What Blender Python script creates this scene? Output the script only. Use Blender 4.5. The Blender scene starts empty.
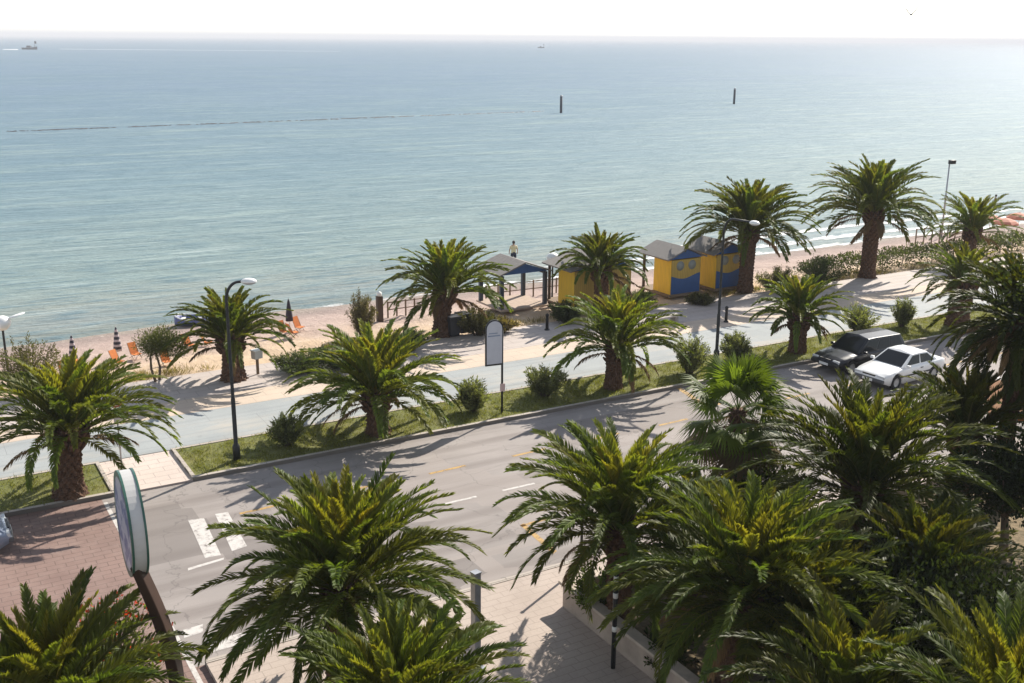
import bpy, bmesh, math, random
import numpy as np
from mathutils import Vector, Matrix

PI = math.pi
R = math.radians
C = bpy.context.scene.collection
SC = bpy.context.scene

# ------------------------------------------------------------------ survey: picture point -> place on the ground
F, H, ROLL, TH = 1080.0, 14.0, R(0.4), R(30.3)
PITCH = math.atan((341.5 - 38.3) / F)
CT, ST = math.cos(TH), math.sin(TH)
OX, OY = -2.62, 37.24
def ray(x, y):
    u, v = x - 512, y - 341.5
    c, s = math.cos(ROLL), math.sin(ROLL)
    u, v = c*u + s*v, -s*u + c*v
    dx, dy, dz = u, F*math.cos(PITCH) - v*math.sin(PITCH), -F*math.sin(PITCH) - v*math.cos(PITCH)
    return Vector((dx*CT + dy*ST, -dx*ST + dy*CT, dz))
CAM = Vector((-OX*CT - OY*ST, OX*ST - OY*CT, H))
def G(x, y, z=0.0):
    d = ray(x, y)
    t = (z - H) / d.z
    p = CAM + d*t
    return Vector((p.x, p.y, z))

# ------------------------------------------------------------------ materials
def nodes_of(m):
    m.use_nodes = True
    nt = m.node_tree
    nt.nodes.clear()
    return nt, nt.nodes, nt.links
def N(nt, t, **k):
    n = nt.nodes.new(t)
    for a, b in k.items():
        if a in n.inputs.keys(): n.inputs[a].default_value = b
        else: setattr(n, a, b)
    return n
def ramp(nt, stops, src, interp='LINEAR'):
    r = nt.nodes.new('ShaderNodeValToRGB')
    r.color_ramp.interpolation = interp
    e = r.color_ramp.elements
    while len(e) < len(stops): e.new(0.5)
    for i, (p, c) in enumerate(stops):
        e[i].position = p
        e[i].color = (c[0], c[1], c[2], 1) if hasattr(c, '__len__') else (c, c, c, 1)
    nt.links.new(src, r.inputs[0])
    return r.outputs[0]
def mixc(nt, a, b, f, mode='MIX'):
    m = nt.nodes.new('ShaderNodeMix'); m.data_type = 'RGBA'; m.blend_type = mode
    for s, v in ((m.inputs[0], f), (m.inputs[6], a), (m.inputs[7], b)):
        if hasattr(v, 'node'): nt.links.new(v, s)
        elif hasattr(v, '__len__'): s.default_value = (v[0], v[1], v[2], 1)
        else: s.default_value = v
    return m.outputs[2]
def coords(nt, scale=(1, 1, 1), rot=(0, 0, 0)):
    tc = nt.nodes.new('ShaderNodeTexCoord'); mp = nt.nodes.new('ShaderNodeMapping')
    mp.inputs['Scale'].default_value = scale; mp.inputs['Rotation'].default_value = rot
    nt.links.new(tc.outputs['Object'], mp.inputs['Vector'])
    return mp.outputs[0]
def noise(nt, vec, scale, detail=4, rough=.55, dist=0):
    n = N(nt, 'ShaderNodeTexNoise', Scale=scale, Detail=detail, Roughness=rough, Distortion=dist)
    nt.links.new(vec, n.inputs['Vector'])
    return n.outputs['Fac']
def finish(nt, col, rough=.8, bump=None, bstr=.3, bdist=.02, metal=0, spec=.5, coat=0, alpha=None):
    p = nt.nodes.new('ShaderNodeBsdfPrincipled'); o = nt.nodes.new('ShaderNodeOutputMaterial')
    if hasattr(col, 'node'): nt.links.new(col, p.inputs['Base Color'])
    else: p.inputs['Base Color'].default_value = (*col, 1)
    if hasattr(rough, 'node'): nt.links.new(rough, p.inputs['Roughness'])
    else: p.inputs['Roughness'].default_value = rough
    p.inputs['Metallic'].default_value = metal
    p.inputs['Specular IOR Level'].default_value = spec
    p.inputs['Coat Weight'].default_value = coat
    if alpha is not None: nt.links.new(alpha, p.inputs['Alpha'])
    if bump is not None:
        b = N(nt, 'ShaderNodeBump', Strength=bstr, Distance=bdist)
        nt.links.new(bump, b.inputs['Height']); nt.links.new(b.outputs[0], p.inputs['Normal'])
    nt.links.new(p.outputs[0], o.inputs[0])
    return p
MATS = {}
def pm(name, col, rough=.75, var=.2, scale=6, metal=0, coat=0, bump=.15, spec=.5, stretch=(1, 1, 1)):
    if name in MATS: return MATS[name]
    m = bpy.data.materials.new(name); nt, _, L = nodes_of(m)
    v = coords(nt, stretch)
    f = noise(nt, v, scale, 5)
    c = ramp(nt, [(.28, [x*(1 - var) for x in col]), (.72, [min(1, x*(1 + var)) for x in col])], f)
    g = noise(nt, v, scale*7, 3)
    finish(nt, c, rough, g, bump, .01, metal, spec, coat)
    MATS[name] = m
    return m
def leaf_mat(name, trans=.48, rough=.5, tint=(1.55, 1.55, .5)):
    m = bpy.data.materials.new(name); nt, _, L = nodes_of(m)
    a = N(nt, 'ShaderNodeAttribute', attribute_name='tone')
    p = nt.nodes.new('ShaderNodeBsdfPrincipled'); o = nt.nodes.new('ShaderNodeOutputMaterial')
    t = nt.nodes.new('ShaderNodeBsdfTranslucent'); mx = nt.nodes.new('ShaderNodeMixShader')
    L.new(a.outputs['Color'], p.inputs['Base Color']); p.inputs['Roughness'].default_value = rough
    p.inputs['Specular IOR Level'].default_value = .22
    L.new(mixc(nt, a.outputs['Color'], tint, 1.0, 'MULTIPLY'), t.inputs['Color'])
    mx.inputs[0].default_value = trans
    L.new(p.outputs[0], mx.inputs[1]); L.new(t.outputs[0], mx.inputs[2]); L.new(mx.outputs[0], o.inputs[0])
    return m
LEAF = leaf_mat('leaf')
DRY = leaf_mat('dry leaf', .15, .8, (1, .95, .8))

# ------------------------------------------------------------------ mesh building
class MB:
    def __init__(s): s.v, s.f, s.m, s.sm = [], [], [], []
    def add(s, vs, fs, mi=0, smooth=False):
        o = len(s.v); s.v += [tuple(p) for p in vs]
        for f in fs: s.f.append([i + o for i in f]); s.m.append(mi); s.sm.append(smooth)
    def box(s, c, d, mi=0, M=None, taper=1.0):
        c = Vector(c); hx, hy, hz = d[0]/2, d[1]/2, d[2]/2
        vs = []
        for z in (-1, 1):
            k = taper if z > 0 else 1
            for x, y in ((-1, -1), (1, -1), (1, 1), (-1, 1)):
                p = Vector((x*hx*k, y*hy*k, z*hz))
                vs.append((M @ p if M else p) + c)
        s.add(vs, [(3, 2, 1, 0), (4, 5, 6, 7), (0, 1, 5, 4), (1, 2, 6, 5), (2, 3, 7, 6), (3, 0, 4, 7)], mi)
    def tube(s, pts, rad, n=8, mi=0, cap=True, smooth=True):
        pts = [Vector(p) for p in pts]
        if not hasattr(rad, '__len__'): rad = [rad]*len(pts)
        vs, fs = [], []
        ref = None
        for i, p in enumerate(pts):
            t = (pts[min(i+1, len(pts)-1)] - pts[max(i-1, 0)]).normalized()
            if ref is None: ref = Vector((1, 0, 0)) if abs(t.x) < .8 else Vector((0, 1, 0))
            a = (ref - t*ref.dot(t)).normalized(); b = t.cross(a); ref = a
            for k in range(n):
                w = 2*PI*k/n
                vs.append(p + (a*math.cos(w) + b*math.sin(w))*rad[i])
        for i in range(len(pts)-1):
            for k in range(n):
                fs.append((i*n+k, i*n+(k+1) % n, (i+1)*n+(k+1) % n, (i+1)*n+k))
        s.add(vs, fs, mi, smooth)
        if cap:
            o = len(s.v) - len(vs)
            s.f.append([o+k for k in reversed(range(n))]); s.m.append(mi); s.sm.append(False)
            o2 = o + (len(pts)-1)*n
            s.f.append([o2+k for k in range(n)]); s.m.append(mi); s.sm.append(False)
    def lathe(s, prof, n=24, c=(0, 0, 0), mi=0, M=None, smooth=True):
        c = Vector(c); vs, fs = [], []
        for r, z in prof:
            for k in range(n):
                p = Vector((r*math.cos(2*PI*k/n), r*math.sin(2*PI*k/n), z))
                vs.append((M @ p if M else p) + c)
        for i in range(len(prof)-1):
            for k in range(n):
                fs.append((i*n+k, i*n+(k+1) % n, (i+1)*n+(k+1) % n, (i+1)*n+k))
        s.add(vs, fs, mi, smooth)
    def prism(s, poly, d, mi=0):
        "poly: list of 3D points (flat), d: extrusion vector"
        d = Vector(d); n = len(poly)
        a = [Vector(p) for p in poly]; vs = a + [p + d for p in a]
        s.add(vs, [tuple(reversed(range(n))), tuple(range(n, 2*n))] + [(i, (i+1) % n, n+(i+1) % n, n+i) for i in range(n)], mi)
    def build(s, name, mats, parent=None, loc=None, bevel=0, subd=0):
        me = bpy.data.meshes.new(name); me.from_pydata(s.v, [], s.f); me.update()
        if not isinstance(mats, (list, tuple)): mats = [mats]
        for m in mats: me.materials.append(m)
        me.polygons.foreach_set('material_index', s.m); me.polygons.foreach_set('use_smooth', s.sm)
        bm = bmesh.new(); bm.from_mesh(me); bmesh.ops.recalc_face_normals(bm, faces=bm.faces); bm.to_mesh(me); bm.free()
        o = bpy.data.objects.new(name, me); C.objects.link(o)
        if parent: o.parent = parent
        if loc is not None: o.location = loc
        if bevel:
            b = o.modifiers.new('edge', 'BEVEL'); b.width = bevel; b.segments = 2; b.limit_method = 'ANGLE'; b.angle_limit = R(35)
        return o
def tag(o, label, cat, group=None):
    o['label'] = label; o['category'] = cat
    if group: o['group'] = group
    return o
def thing(name, label, cat, loc=(0, 0, 0), rz=0, group=None):
    o = bpy.data.objects.new(name, None); C.objects.link(o)
    o.empty_display_size = .3; o.location = loc; o.rotation_euler = (0, 0, rz)
    return tag(o, label, cat, group)
def kind(o, k): o['kind'] = k; return o
def dup(root, loc, rz=None, label=None, scale=None):
    r = root.copy(); C.objects.link(r); r.location = loc
    if rz is not None: r.rotation_euler = (root.rotation_euler.x, root.rotation_euler.y, rz)
    if scale: r.scale = (scale,)*3
    if label: r['label'] = label
    for ch in list(root.children):
        c = ch.copy(); C.objects.link(c); c.parent = r
        for g in list(ch.children):
            d = g.copy(); C.objects.link(d); d.parent = c
    return r
def np_mesh(name, V, faces4, faces3, tone, mat, parent=None, loc=None):
    """V (n,3), faces4 (a,4), faces3 (b,3), tone (n,3) colours of each vertex"""
    me = bpy.data.meshes.new(name)
    a, b = len(faces4), len(faces3)
    me.vertices.add(len(V)); me.vertices.foreach_set('co', np.asarray(V, np.float32).ravel())
    idx = np.concatenate([np.asarray(faces4, np.int32).reshape(-1), np.asarray(faces3, np.int32).reshape(-1)])
    me.loops.add(len(idx)); me.loops.foreach_set('vertex_index', idx)
    st = np.concatenate([np.arange(a)*4, a*4 + np.arange(b)*3]).astype(np.int32)
    me.polygons.add(a+b); me.polygons.foreach_set('loop_start', st)
    try: me.polygons.foreach_set('loop_total', np.concatenate([np.full(a, 4), np.full(b, 3)]).astype(np.int32))
    except Exception: pass
    at = me.attributes.new('tone', 'FLOAT_COLOR', 'POINT')
    col = np.ones((len(V), 4), np.float32); col[:, :3] = tone
    at.data.foreach_set('color', col.ravel())
    me.materials.append(mat); me.update(calc_edges=True); me.validate()
    o = bpy.data.objects.new(name, me); C.objects.link(o)
    if parent: o.parent = parent
    if loc is not None: o.location = loc
    return o
def unit(a): return a / np.maximum(np.linalg.norm(a, axis=-1, keepdims=True), 1e-9)

# ------------------------------------------------------------------ light, sky, camera
SUN_EL, SUN_DIR = R(36.5), Vector((.893, .449, 0)).normalized()
w = bpy.data.worlds.new('World'); SC.world = w; w.use_nodes = True
nt = w.node_tree; bg = nt.nodes['Background']
sky = nt.nodes.new('ShaderNodeTexSky'); sky.sky_type = 'NISHITA'; sky.sun_disc = False
sky.sun_elevation = SUN_EL; sky.sun_rotation = math.atan2(SUN_DIR.x, SUN_DIR.y)
sky.air_density = 1.0; sky.dust_density = 0.15; sky.ozone_density = 1.0; sky.altitude = 10
hs = nt.nodes.new('ShaderNodeHueSaturation'); hs.inputs['Saturation'].default_value = .5
nt.links.new(sky.outputs[0], hs.inputs['Color']); nt.links.new(hs.outputs[0], bg.inputs[0]); bg.inputs[1].default_value = .105
sl = bpy.data.lights.new('sun', 'SUN'); sl.energy = 4.4; sl.angle = R(.5); sl.color = (1, .93, .82)
so = bpy.data.objects.new('sun', sl); C.objects.link(so)
sd = Vector((SUN_DIR.x*math.cos(SUN_EL), SUN_DIR.y*math.cos(SUN_EL), math.sin(SUN_EL)))
so.rotation_euler = sd.to_track_quat('Z', 'Y').to_euler(); so.location = (20, 10, 40)
cd = bpy.data.cameras.new('camera'); co = bpy.data.objects.new('camera', cd); C.objects.link(co)
f0 = ray(512, 341.5).normalized(); r0 = (ray(513, 341.5) - ray(511, 341.5)).normalized(); u0 = r0.cross(f0)
M = Matrix((r0, u0, -f0)).transposed().to_4x4(); M.translation = CAM
co.matrix_world = M; cd.sensor_width = 36; cd.lens = F/1024*36; cd.clip_end = 80000; cd.clip_start = .2
SC.camera = co
SC.view_settings.view_transform = 'Standard'; SC.view_settings.look = 'None'
SC.view_settings.exposure = 0.82; SC.view_settings.gamma = 1
SC.cycles.max_bounces = 6; SC.cycles.transparent_max_bounces = 8
SC.cycles.use_denoising = True

# ------------------------------------------------------------------ setting
SEA = -1.2; SHORE = 25.0
def noise2(x, y, seed=0):
    r = np.random.RandomState(seed); s = 0
    for k in range(6):
        a, b, p = r.uniform(-1, 1), r.uniform(-1, 1), r.uniform(0, 6.28)
        s = s + np.sin(a*x*(1+k*.6) + b*y*(1+k*.6) + p)/(1+k*.5)
    return s/2.5
def sheet(name, x0, x1, y0, y1, z, mat, th=0):
    mb = MB()
    if th: mb.box(((x0+x1)/2, (y0+y1)/2, z - th/2), (x1-x0, y1-y0, th))
    else: mb.add([(x0, y0, z), (x1, y0, z), (x1, y1, z), (x0, y1, z)], [(0, 1, 2, 3)])
    return kind(mb.build(name, mat), 'structure')

m_soil = bpy.data.materials.new('garden soil'); nt, _, L = nodes_of(m_soil)
v = coords(nt); f1 = noise(nt, v, .6, 5); f2 = noise(nt, v, 9, 5)
c = mixc(nt, ramp(nt, [(.35, (.10, .07, .04)), (.65, (.20, .14, .08))], f1), ramp(nt, [(.4, (.05, .04, .025)), (.7, (.22, .16, .10))], f2), .5)
finish(nt, c, .95, f2, .6, .05)

m_road = bpy.data.materials.new('old asphalt'); nt, _, L = nodes_of(m_road)
v = coords(nt); vs = coords(nt, (.12, 1.3, 1))
big = noise(nt, v, .22, 5, .6); streak = noise(nt, vs, 1.1, 5, .6); fine = noise(nt, v, 38, 3, .7)
c = ramp(nt, [(.3, (.245, .218, .203)), (.7, (.325, .288, .268))], big)
c = mixc(nt, c, (.15, .124, .112), ramp(nt, [(.5, 0), (.75, .7)], streak))
c = mixc(nt, c, (.34, .30, .27), ramp(nt, [(.62, 0), (.8, .5)], fine))
sxr = N(nt, 'ShaderNodeSeparateXYZ'); L.new(v, sxr.inputs[0])
trk = N(nt, 'ShaderNodeMath', operation='SINE'); tm = N(nt, 'ShaderNodeMath', operation='MULTIPLY_ADD'); L.new(sxr.outputs['Y'], tm.inputs[0]); tm.inputs[1].default_value = 3.6; tm.inputs[2].default_value = .7
L.new(tm.outputs[0], trk.inputs[0])
c = mixc(nt, c, (.165, .138, .126), ramp(nt, [(.45, 0), (1, .5)], trk.outputs[0]))
pv_ = N(nt, 'ShaderNodeTexVoronoi', Scale=1.0, distance='CHEBYCHEV'); L.new(coords(nt, (.16, .45, 1)), pv_.inputs['Vector'])
pr_ = N(nt, 'ShaderNodeSeparateColor'); L.new(pv_.outputs['Color'], pr_.inputs[0])
c = mixc(nt, c, (.15, .13, .12), ramp(nt, [(.84, 0), (.85, .55)], pr_.outputs[0], 'CONSTANT'))
c = mixc(nt, c, (.32, .275, .25), ramp(nt, [(.86, 0), (.87, .4)], pr_.outputs[1], 'CONSTANT'))
sp_ = noise(nt, v, 2.6, 6, .7); c = mixc(nt, c, (.10, .085, .08), ramp(nt, [(.66, 0), (.78, .6)], sp_))
vo = N(nt, 'ShaderNodeTexVoronoi', feature='DISTANCE_TO_EDGE', Scale=.38)
dv = N(nt, 'ShaderNodeTexNoise', Scale=1.4, Detail=4); L.new(v, dv.inputs['Vector'])
va = N(nt, 'ShaderNodeVectorMath', operation='ADD'); L.new(v, va.inputs[0]); L.new(dv.outputs['Color'], va.inputs[1]); L.new(va.outputs[0], vo.inputs['Vector'])
c = mixc(nt, c, (.06, .052, .05), ramp(nt, [(0, .4), (.008, 0)], vo.outputs['Distance']))
finish(nt, c, .85, fine, .25, .01)

m_brown = bpy.data.materials.new('red brown asphalt'); nt, _, L = nodes_of(m_brown)
v = coords(nt); big = noise(nt, v, .5, 5); fine = noise(nt, v, 30, 3, .7)
c = ramp(nt, [(.3, (.19, .122, .104)), (.7, (.26, .172, .145))], big)
c = mixc(nt, c, (.30, .20, .17), ramp(nt, [(.6, 0), (.8, .4)], fine))
b = N(nt, 'ShaderNodeTexBrick', Scale=1.0); b.inputs['Brick Width'].default_value = .5; b.inputs['Row Height'].default_value = .25; b.inputs['Mortar Size'].default_value = .012; L.new(v, b.inputs['Vector'])
c = mixc(nt, c, (.13, .085, .072), b.outputs['Fac'])
st_ = noise(nt, v, 1.5, 6, .7); c = mixc(nt, c, (.30, .215, .185), ramp(nt, [(.48, 0), (.72, .6)], st_))
finish(nt, c, .85, fine, .2, .01)

def paving(name, ca, cb, joint=None, size=.5, scale=.35, drift=0):
    m = bpy.data.materials.new(name); nt, _, L = nodes_of(m)
    v = coords(nt); big = noise(nt, v, scale, 6, .6); fine = noise(nt, v, 22, 4, .7)
    c = ramp(nt, [(.3, ca), (.7, cb)], big)
    c = mixc(nt, c, [x*.72 for x in ca], ramp(nt, [(.5, 0), (.8, .6)], fine))
    st = noise(nt, v, 1.7, 6, .7)
    c = mixc(nt, c, [x*.55 for x in ca], ramp(nt, [(.62, 0), (.8, .6)], st))
    if joint:
        b = N(nt, 'ShaderNodeTexBrick', Scale=1.0); b.offset = .5
        b.inputs['Brick Width'].default_value = size*2; b.inputs['Row Height'].default_value = size
        b.inputs['Mortar Size'].default_value = .012; L.new(v, b.inputs['Vector'])
        c = mixc(nt, c, joint, b.outputs['Fac'])
    if drift:
        d1 = noise(nt, coords(nt, (.25, .8, 1)), 1.0, 7, .7)
        c = mixc(nt, c, (.50, .42, .33), ramp(nt, [(.50, 0), (.68, drift)], d1))
        d2 = noise(nt, coords(nt, (.05, 2.2, 1)), 1.0, 4, .6)
        c = mixc(nt, c, [x*.7 for x in ca], ramp(nt, [(.52, 0), (.7, .5)], d2))
    finish(nt, c, .85, fine, .2, .01); return m
m_prom = paving('pink promenade paving', (.43, .375, .345), (.53, .465, .43), (.27, .22, .2), .6, .35, .35)
m_cream = paving('cream promenade paving', (.50, .405, .32), (.60, .49, .39), (.4, .31, .25), .6)
m_bike = paving('blue grey cycle path', (.28, .30, .305), (.36, .38, .38), (.23, .24, .245), 1.75, .35, .5)
m_walk = paving('worn pinkish pavement', (.385, .315, .27), (.49, .41, .355), (.34, .28, .24), .25)
m_kerb = paving('pale kerb stone', (.36, .315, .27), (.50, .44, .39), (.16, .14, .12), .5)
m_ramp = paving('pale crossing paving', (.52, .43, .38), (.62, .53, .47), (.36, .3, .27), .4)
m_lawn = bpy.data.materials.new('lawn'); nt, _, L = nodes_of(m_lawn)
v = coords(nt); f1 = noise(nt, v, .8, 5); f2 = noise(nt, v, 14, 4)
c = mixc(nt, ramp(nt, [(.35, (.13, .145, .032)), (.7, (.24, .21, .065))], f1), ramp(nt, [(.35, (.06, .08, .02)), (.7, (.18, .18, .05))], f2), .5)
finish(nt, c, .95, f2, .6, .04)

m_paint = bpy.data.materials.new('worn road paint'); nt, _, L = nodes_of(m_paint)
v = coords(nt); f1 = noise(nt, v, 5, 6, .7)
finish(nt, ramp(nt, [(.3, (.36, .32, .30)), (.55, (.56, .53, .50))], f1), .7, None, alpha=ramp(nt, [(.30, .15), (.42, 1)], f1))
m_yel = bpy.data.materials.new('worn yellow paint'); nt, _, L = nodes_of(m_yel)
v = coords(nt); f1 = noise(nt, v, 4, 6, .7)
finish(nt, (.52, .32, .10), .7, None, alpha=ramp(nt, [(.32, .1), (.55, .85)], f1))

X0, X1 = -160, 400
GAP0, GAP1 = -11.4, -9.0       # paved way through the verge
SPLIT = -11.85                 # brown side street begins
BRN = -45
sheet('ground', -6000, 6000, -6000, 11.6, -.06, m_soil)
# road: side street in red brown, main road in grey
sheet('road', SPLIT, X1, -10.9, 0, 0, m_road)
sheet('side_road', X0, SPLIT, -40, 0, 0, m_brown)
sheet('side_road', SPLIT, SPLIT+.35, -40, -10.9, 0, m_brown)
# raised strips seaward (real slabs)
def slab(name, x0, x1, y0, y1, top, mat): return sheet(name, x0, x1, y0, y1, top, mat, .3)
slab('kerb', GAP1, X1, 0, .16, .13, m_kerb)
slab('kerb', X0, GAP0, 0, .16, .13, m_kerb)
slab('lawn', GAP1+.12, X1, .16, 2.85, .10, m_lawn)
slab('lawn', X0, GAP0-.12, .16, 2.85, .10, m_lawn)
slab('kerb', GAP1, X1, 2.85, 3.0, .125, m_kerb)
slab('kerb', X0, GAP0, 2.85, 3.0, .125, m_kerb)
slab('kerb', GAP1, GAP1+.12, .16, 2.85, .15, m_kerb)
slab('kerb', GAP0-.12, GAP0, .16, 2.85, .15, m_kerb)
slab('path', GAP0, GAP1, 0, 3.0, .06, m_ramp)
slab('cycle_path', X0, X1, 3.0, 6.5, .08, m_bike)
slab('promenade', X0, X1, 6.5, 8.2, .085, m_cream)
slab('promenade', X0, X1, 8.2, 11.5, .09, m_prom)
slab('kerb', SPLIT+.35, X1, -11.06, -10.9, .13, m_kerb)
slab('pavement', SPLIT+.35, -2.95, -40, -11.06, .115, m_walk)
slab('pavement', -2.95, X1, -13.3, -11.06, .115, m_walk)
# painted markings, one worn layer on the road
mk = MB()
def stroke(a, b, wd, mi, z=.004):
    a, b = Vector(a), Vector(b); d = (b-a).normalized(); n = Vector((-d.y, d.x, 0))*wd/2
    q = [a-n, b-n, b+n, a+n]; mk.add([(p.x, p.y, z) for p in q], [(0, 1, 2, 3)], mi)
def pquad(pts, mi, z=.004): mk.add([tuple(G(x, y, z)) for x, y in pts], [(0, 1, 2, 3)], mi)
pquad([(188, 520), (204, 518), (221, 555), (205, 558)], 0)
pquad([(215, 514), (228, 512), (247, 546), (232, 551)], 0)
pquad([(188, 568), (224, 557.5), (224, 559.5), (188, 570.5)], 0)
pquad([(183, 630), (203, 624), (203, 632), (184, 638)], 0)
pquad([(203, 643), (275, 624), (275, 634), (203, 655)], 0)
for k in range(-2, 14): stroke((-2.0+k*3.2, -3.2, 0), (-.6+k*3.2, -3.15, 0), .13, 1)
for k in range(-2, 16): stroke((-2.7+k*2.15, -5.6, 0), (-1.5+k*2.15, -5.6, 0), .11, 0)
pquad([(520, 525), (524, 523), (557, 551), (553, 554)], 1)
pquad([(520, 525), (545, 518), (546, 520), (522, 527)], 1)
pquad([(676, 388), (680, 387), (712, 408), (707, 409)], 1)
pquad([(690, 386), (693, 385), (722, 404), (718, 405)], 1)
stroke((SPLIT+.06, -.35, 0), (SPLIT+.06, -14, 0), .12, 0)
kind(mk.build('road_markings', [m_paint, m_yel]), 'structure')

# beach: one rolling sheet from the promenade to under the sea
m_sand = bpy.data.materials.new('sand and shingle'); nt, _, L = nodes_of(m_sand)
v = coords(nt); sx = N(nt, 'ShaderNodeSeparateXYZ'); L.new(v, sx.inputs[0])
wob = noise(nt, v, .35, 5, .6)
ad = N(nt, 'ShaderNodeMath', operation='MULTIPLY_ADD'); L.new(wob, ad.inputs[0]); ad.inputs[1].default_value = 5; L.new(sx.outputs['Y'], ad.inputs[2])
mr = N(nt, 'ShaderNodeMapRange'); mr.inputs['From Min'].default_value = 13; mr.inputs['From Max'].default_value = 29; L.new(ad.outputs[0], mr.inputs['Value'])
c = ramp(nt, [(0, (.56, .41, .265)), (.26, (.55, .41, .28)), (.44, (.46, .345, .285)), (.66, (.40, .295, .255)), (.8, (.27, .205, .18)), (1, (.28, .25, .2))], mr.outputs[0])
f2 = noise(nt, v, 3.2, 6, .7); f3 = noise(nt, v, 16, 4, .7)
c = mixc(nt, c, (.68, .57, .5), ramp(nt, [(.55, 0), (.75, .5)], f2))
c = mixc(nt, c, (.24, .17, .13), ramp(nt, [(.55, 0), (.8, .65)], f3))
finish(nt, c, .95, f2, .8, .16)
xs = np.concatenate([np.arange(-160, -40, 6.), np.arange(-40, 90, .5), np.arange(90, 406, 6.)])
ys = np.concatenate([np.arange(11.5, 32, .45), [34, 38, 45, 60]])
XX, YY = np.meshgrid(xs, ys)
def beach_z(x, y):
    t = np.clip((y - 11.5)/(SHORE - 11.5), 0, 3)
    b = .03 + (SEA - .03)*t**1.15
    amp = np.clip((y - 11.5)/2, 0, 1)*np.clip((SHORE + 1 - y)/9, .12, 1)
    return b + amp*(.15*noise2(x*1.3, y*1.5, 3) + .12*noise2(x*3.4, y*3.3, 8) + .06*noise2(x*6.1, y*5.7, 9)) + .10*noise2(x*.25, y*.05, 5)*np.clip((y-20)/5, 0, 1)
ZZ = beach_z(XX, YY)
mb = MB(); nx = len(xs)
mb.add(np.stack([XX.ravel(), YY.ravel(), ZZ.ravel()], 1), [(j*nx+i, j*nx+i+1, (j+1)*nx+i+1, (j+1)*nx+i) for j in range(len(ys)-1) for i in range(nx-1)], 0, True)
kind(mb.build('beach', m_sand), 'structure')
def bz(p): return float(beach_z(np.array(p[0]), np.array(p[1]))) if p[1] > 11.5 else .09
def B(x, y):          # picture point -> place on the beach
    z = 0
    for _ in range(6): p = G(x, y, z); z = bz(p)
    return Vector((p.x, p.y, z))

# sea
m_sea = bpy.data.materials.new('sea water'); nt, _, L = nodes_of(m_sea)
v = coords(nt); sx = N(nt, 'ShaderNodeSeparateXYZ'); L.new(v, sx.inputs[0])
cloud = noise(nt, coords(nt, (.008, .035, 1)), 1.0, 6, .6)
band = noise(nt, coords(nt, (.045, .30, 1), (0, 0, .04)), 1.0, 5, .6)
rip = noise(nt, coords(nt, (.35, 1.5, 1), (0, 0, -.05)), 1.0, 5, .65)
rip2 = noise(nt, coords(nt, (1.6, 4.2, 1), (0, 0, .2)), 1.0, 3, .6)
mr = N(nt, 'ShaderNodeMapRange'); mr.inputs['From Min'].default_value = SHORE; mr.inputs['From Max'].default_value = SHORE+300; L.new(sx.outputs['Y'], mr.inputs['Value'])
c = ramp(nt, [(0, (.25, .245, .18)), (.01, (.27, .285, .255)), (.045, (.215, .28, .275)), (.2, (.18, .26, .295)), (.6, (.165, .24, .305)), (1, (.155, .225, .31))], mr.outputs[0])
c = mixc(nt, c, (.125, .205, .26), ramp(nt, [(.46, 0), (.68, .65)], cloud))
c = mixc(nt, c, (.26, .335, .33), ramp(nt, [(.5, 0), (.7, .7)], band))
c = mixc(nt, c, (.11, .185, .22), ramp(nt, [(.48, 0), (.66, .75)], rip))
crest = noise(nt, coords(nt, (.10, 1.0, 1), (0, 0, .02)), 1.0, 6, .68)  # wave crests and troughs, their light and dark put into the colour
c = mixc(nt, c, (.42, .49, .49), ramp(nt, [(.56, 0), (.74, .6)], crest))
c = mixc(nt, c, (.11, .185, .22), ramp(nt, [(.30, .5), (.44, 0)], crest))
hsum = N(nt, 'ShaderNodeMath', operation='MULTIPLY_ADD'); L.new(band, hsum.inputs[0]); hsum.inputs[1].default_value = 2.2; L.new(rip, hsum.inputs[2])
hs2 = N(nt, 'ShaderNodeMath', operation='MULTIPLY_ADD'); L.new(rip2, hs2.inputs[0]); hs2.inputs[1].default_value = .35; L.new(hsum.outputs[0], hs2.inputs[2])
finish(nt, c, .55, hs2.outputs[0], .7, .5, spec=.05)
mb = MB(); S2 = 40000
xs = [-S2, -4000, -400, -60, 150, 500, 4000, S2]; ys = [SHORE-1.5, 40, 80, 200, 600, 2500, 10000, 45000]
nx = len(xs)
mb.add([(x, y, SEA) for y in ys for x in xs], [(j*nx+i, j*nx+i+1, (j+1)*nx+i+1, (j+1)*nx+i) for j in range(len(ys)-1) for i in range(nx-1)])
kind(mb.build('sea', m_sea), 'structure')
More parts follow.
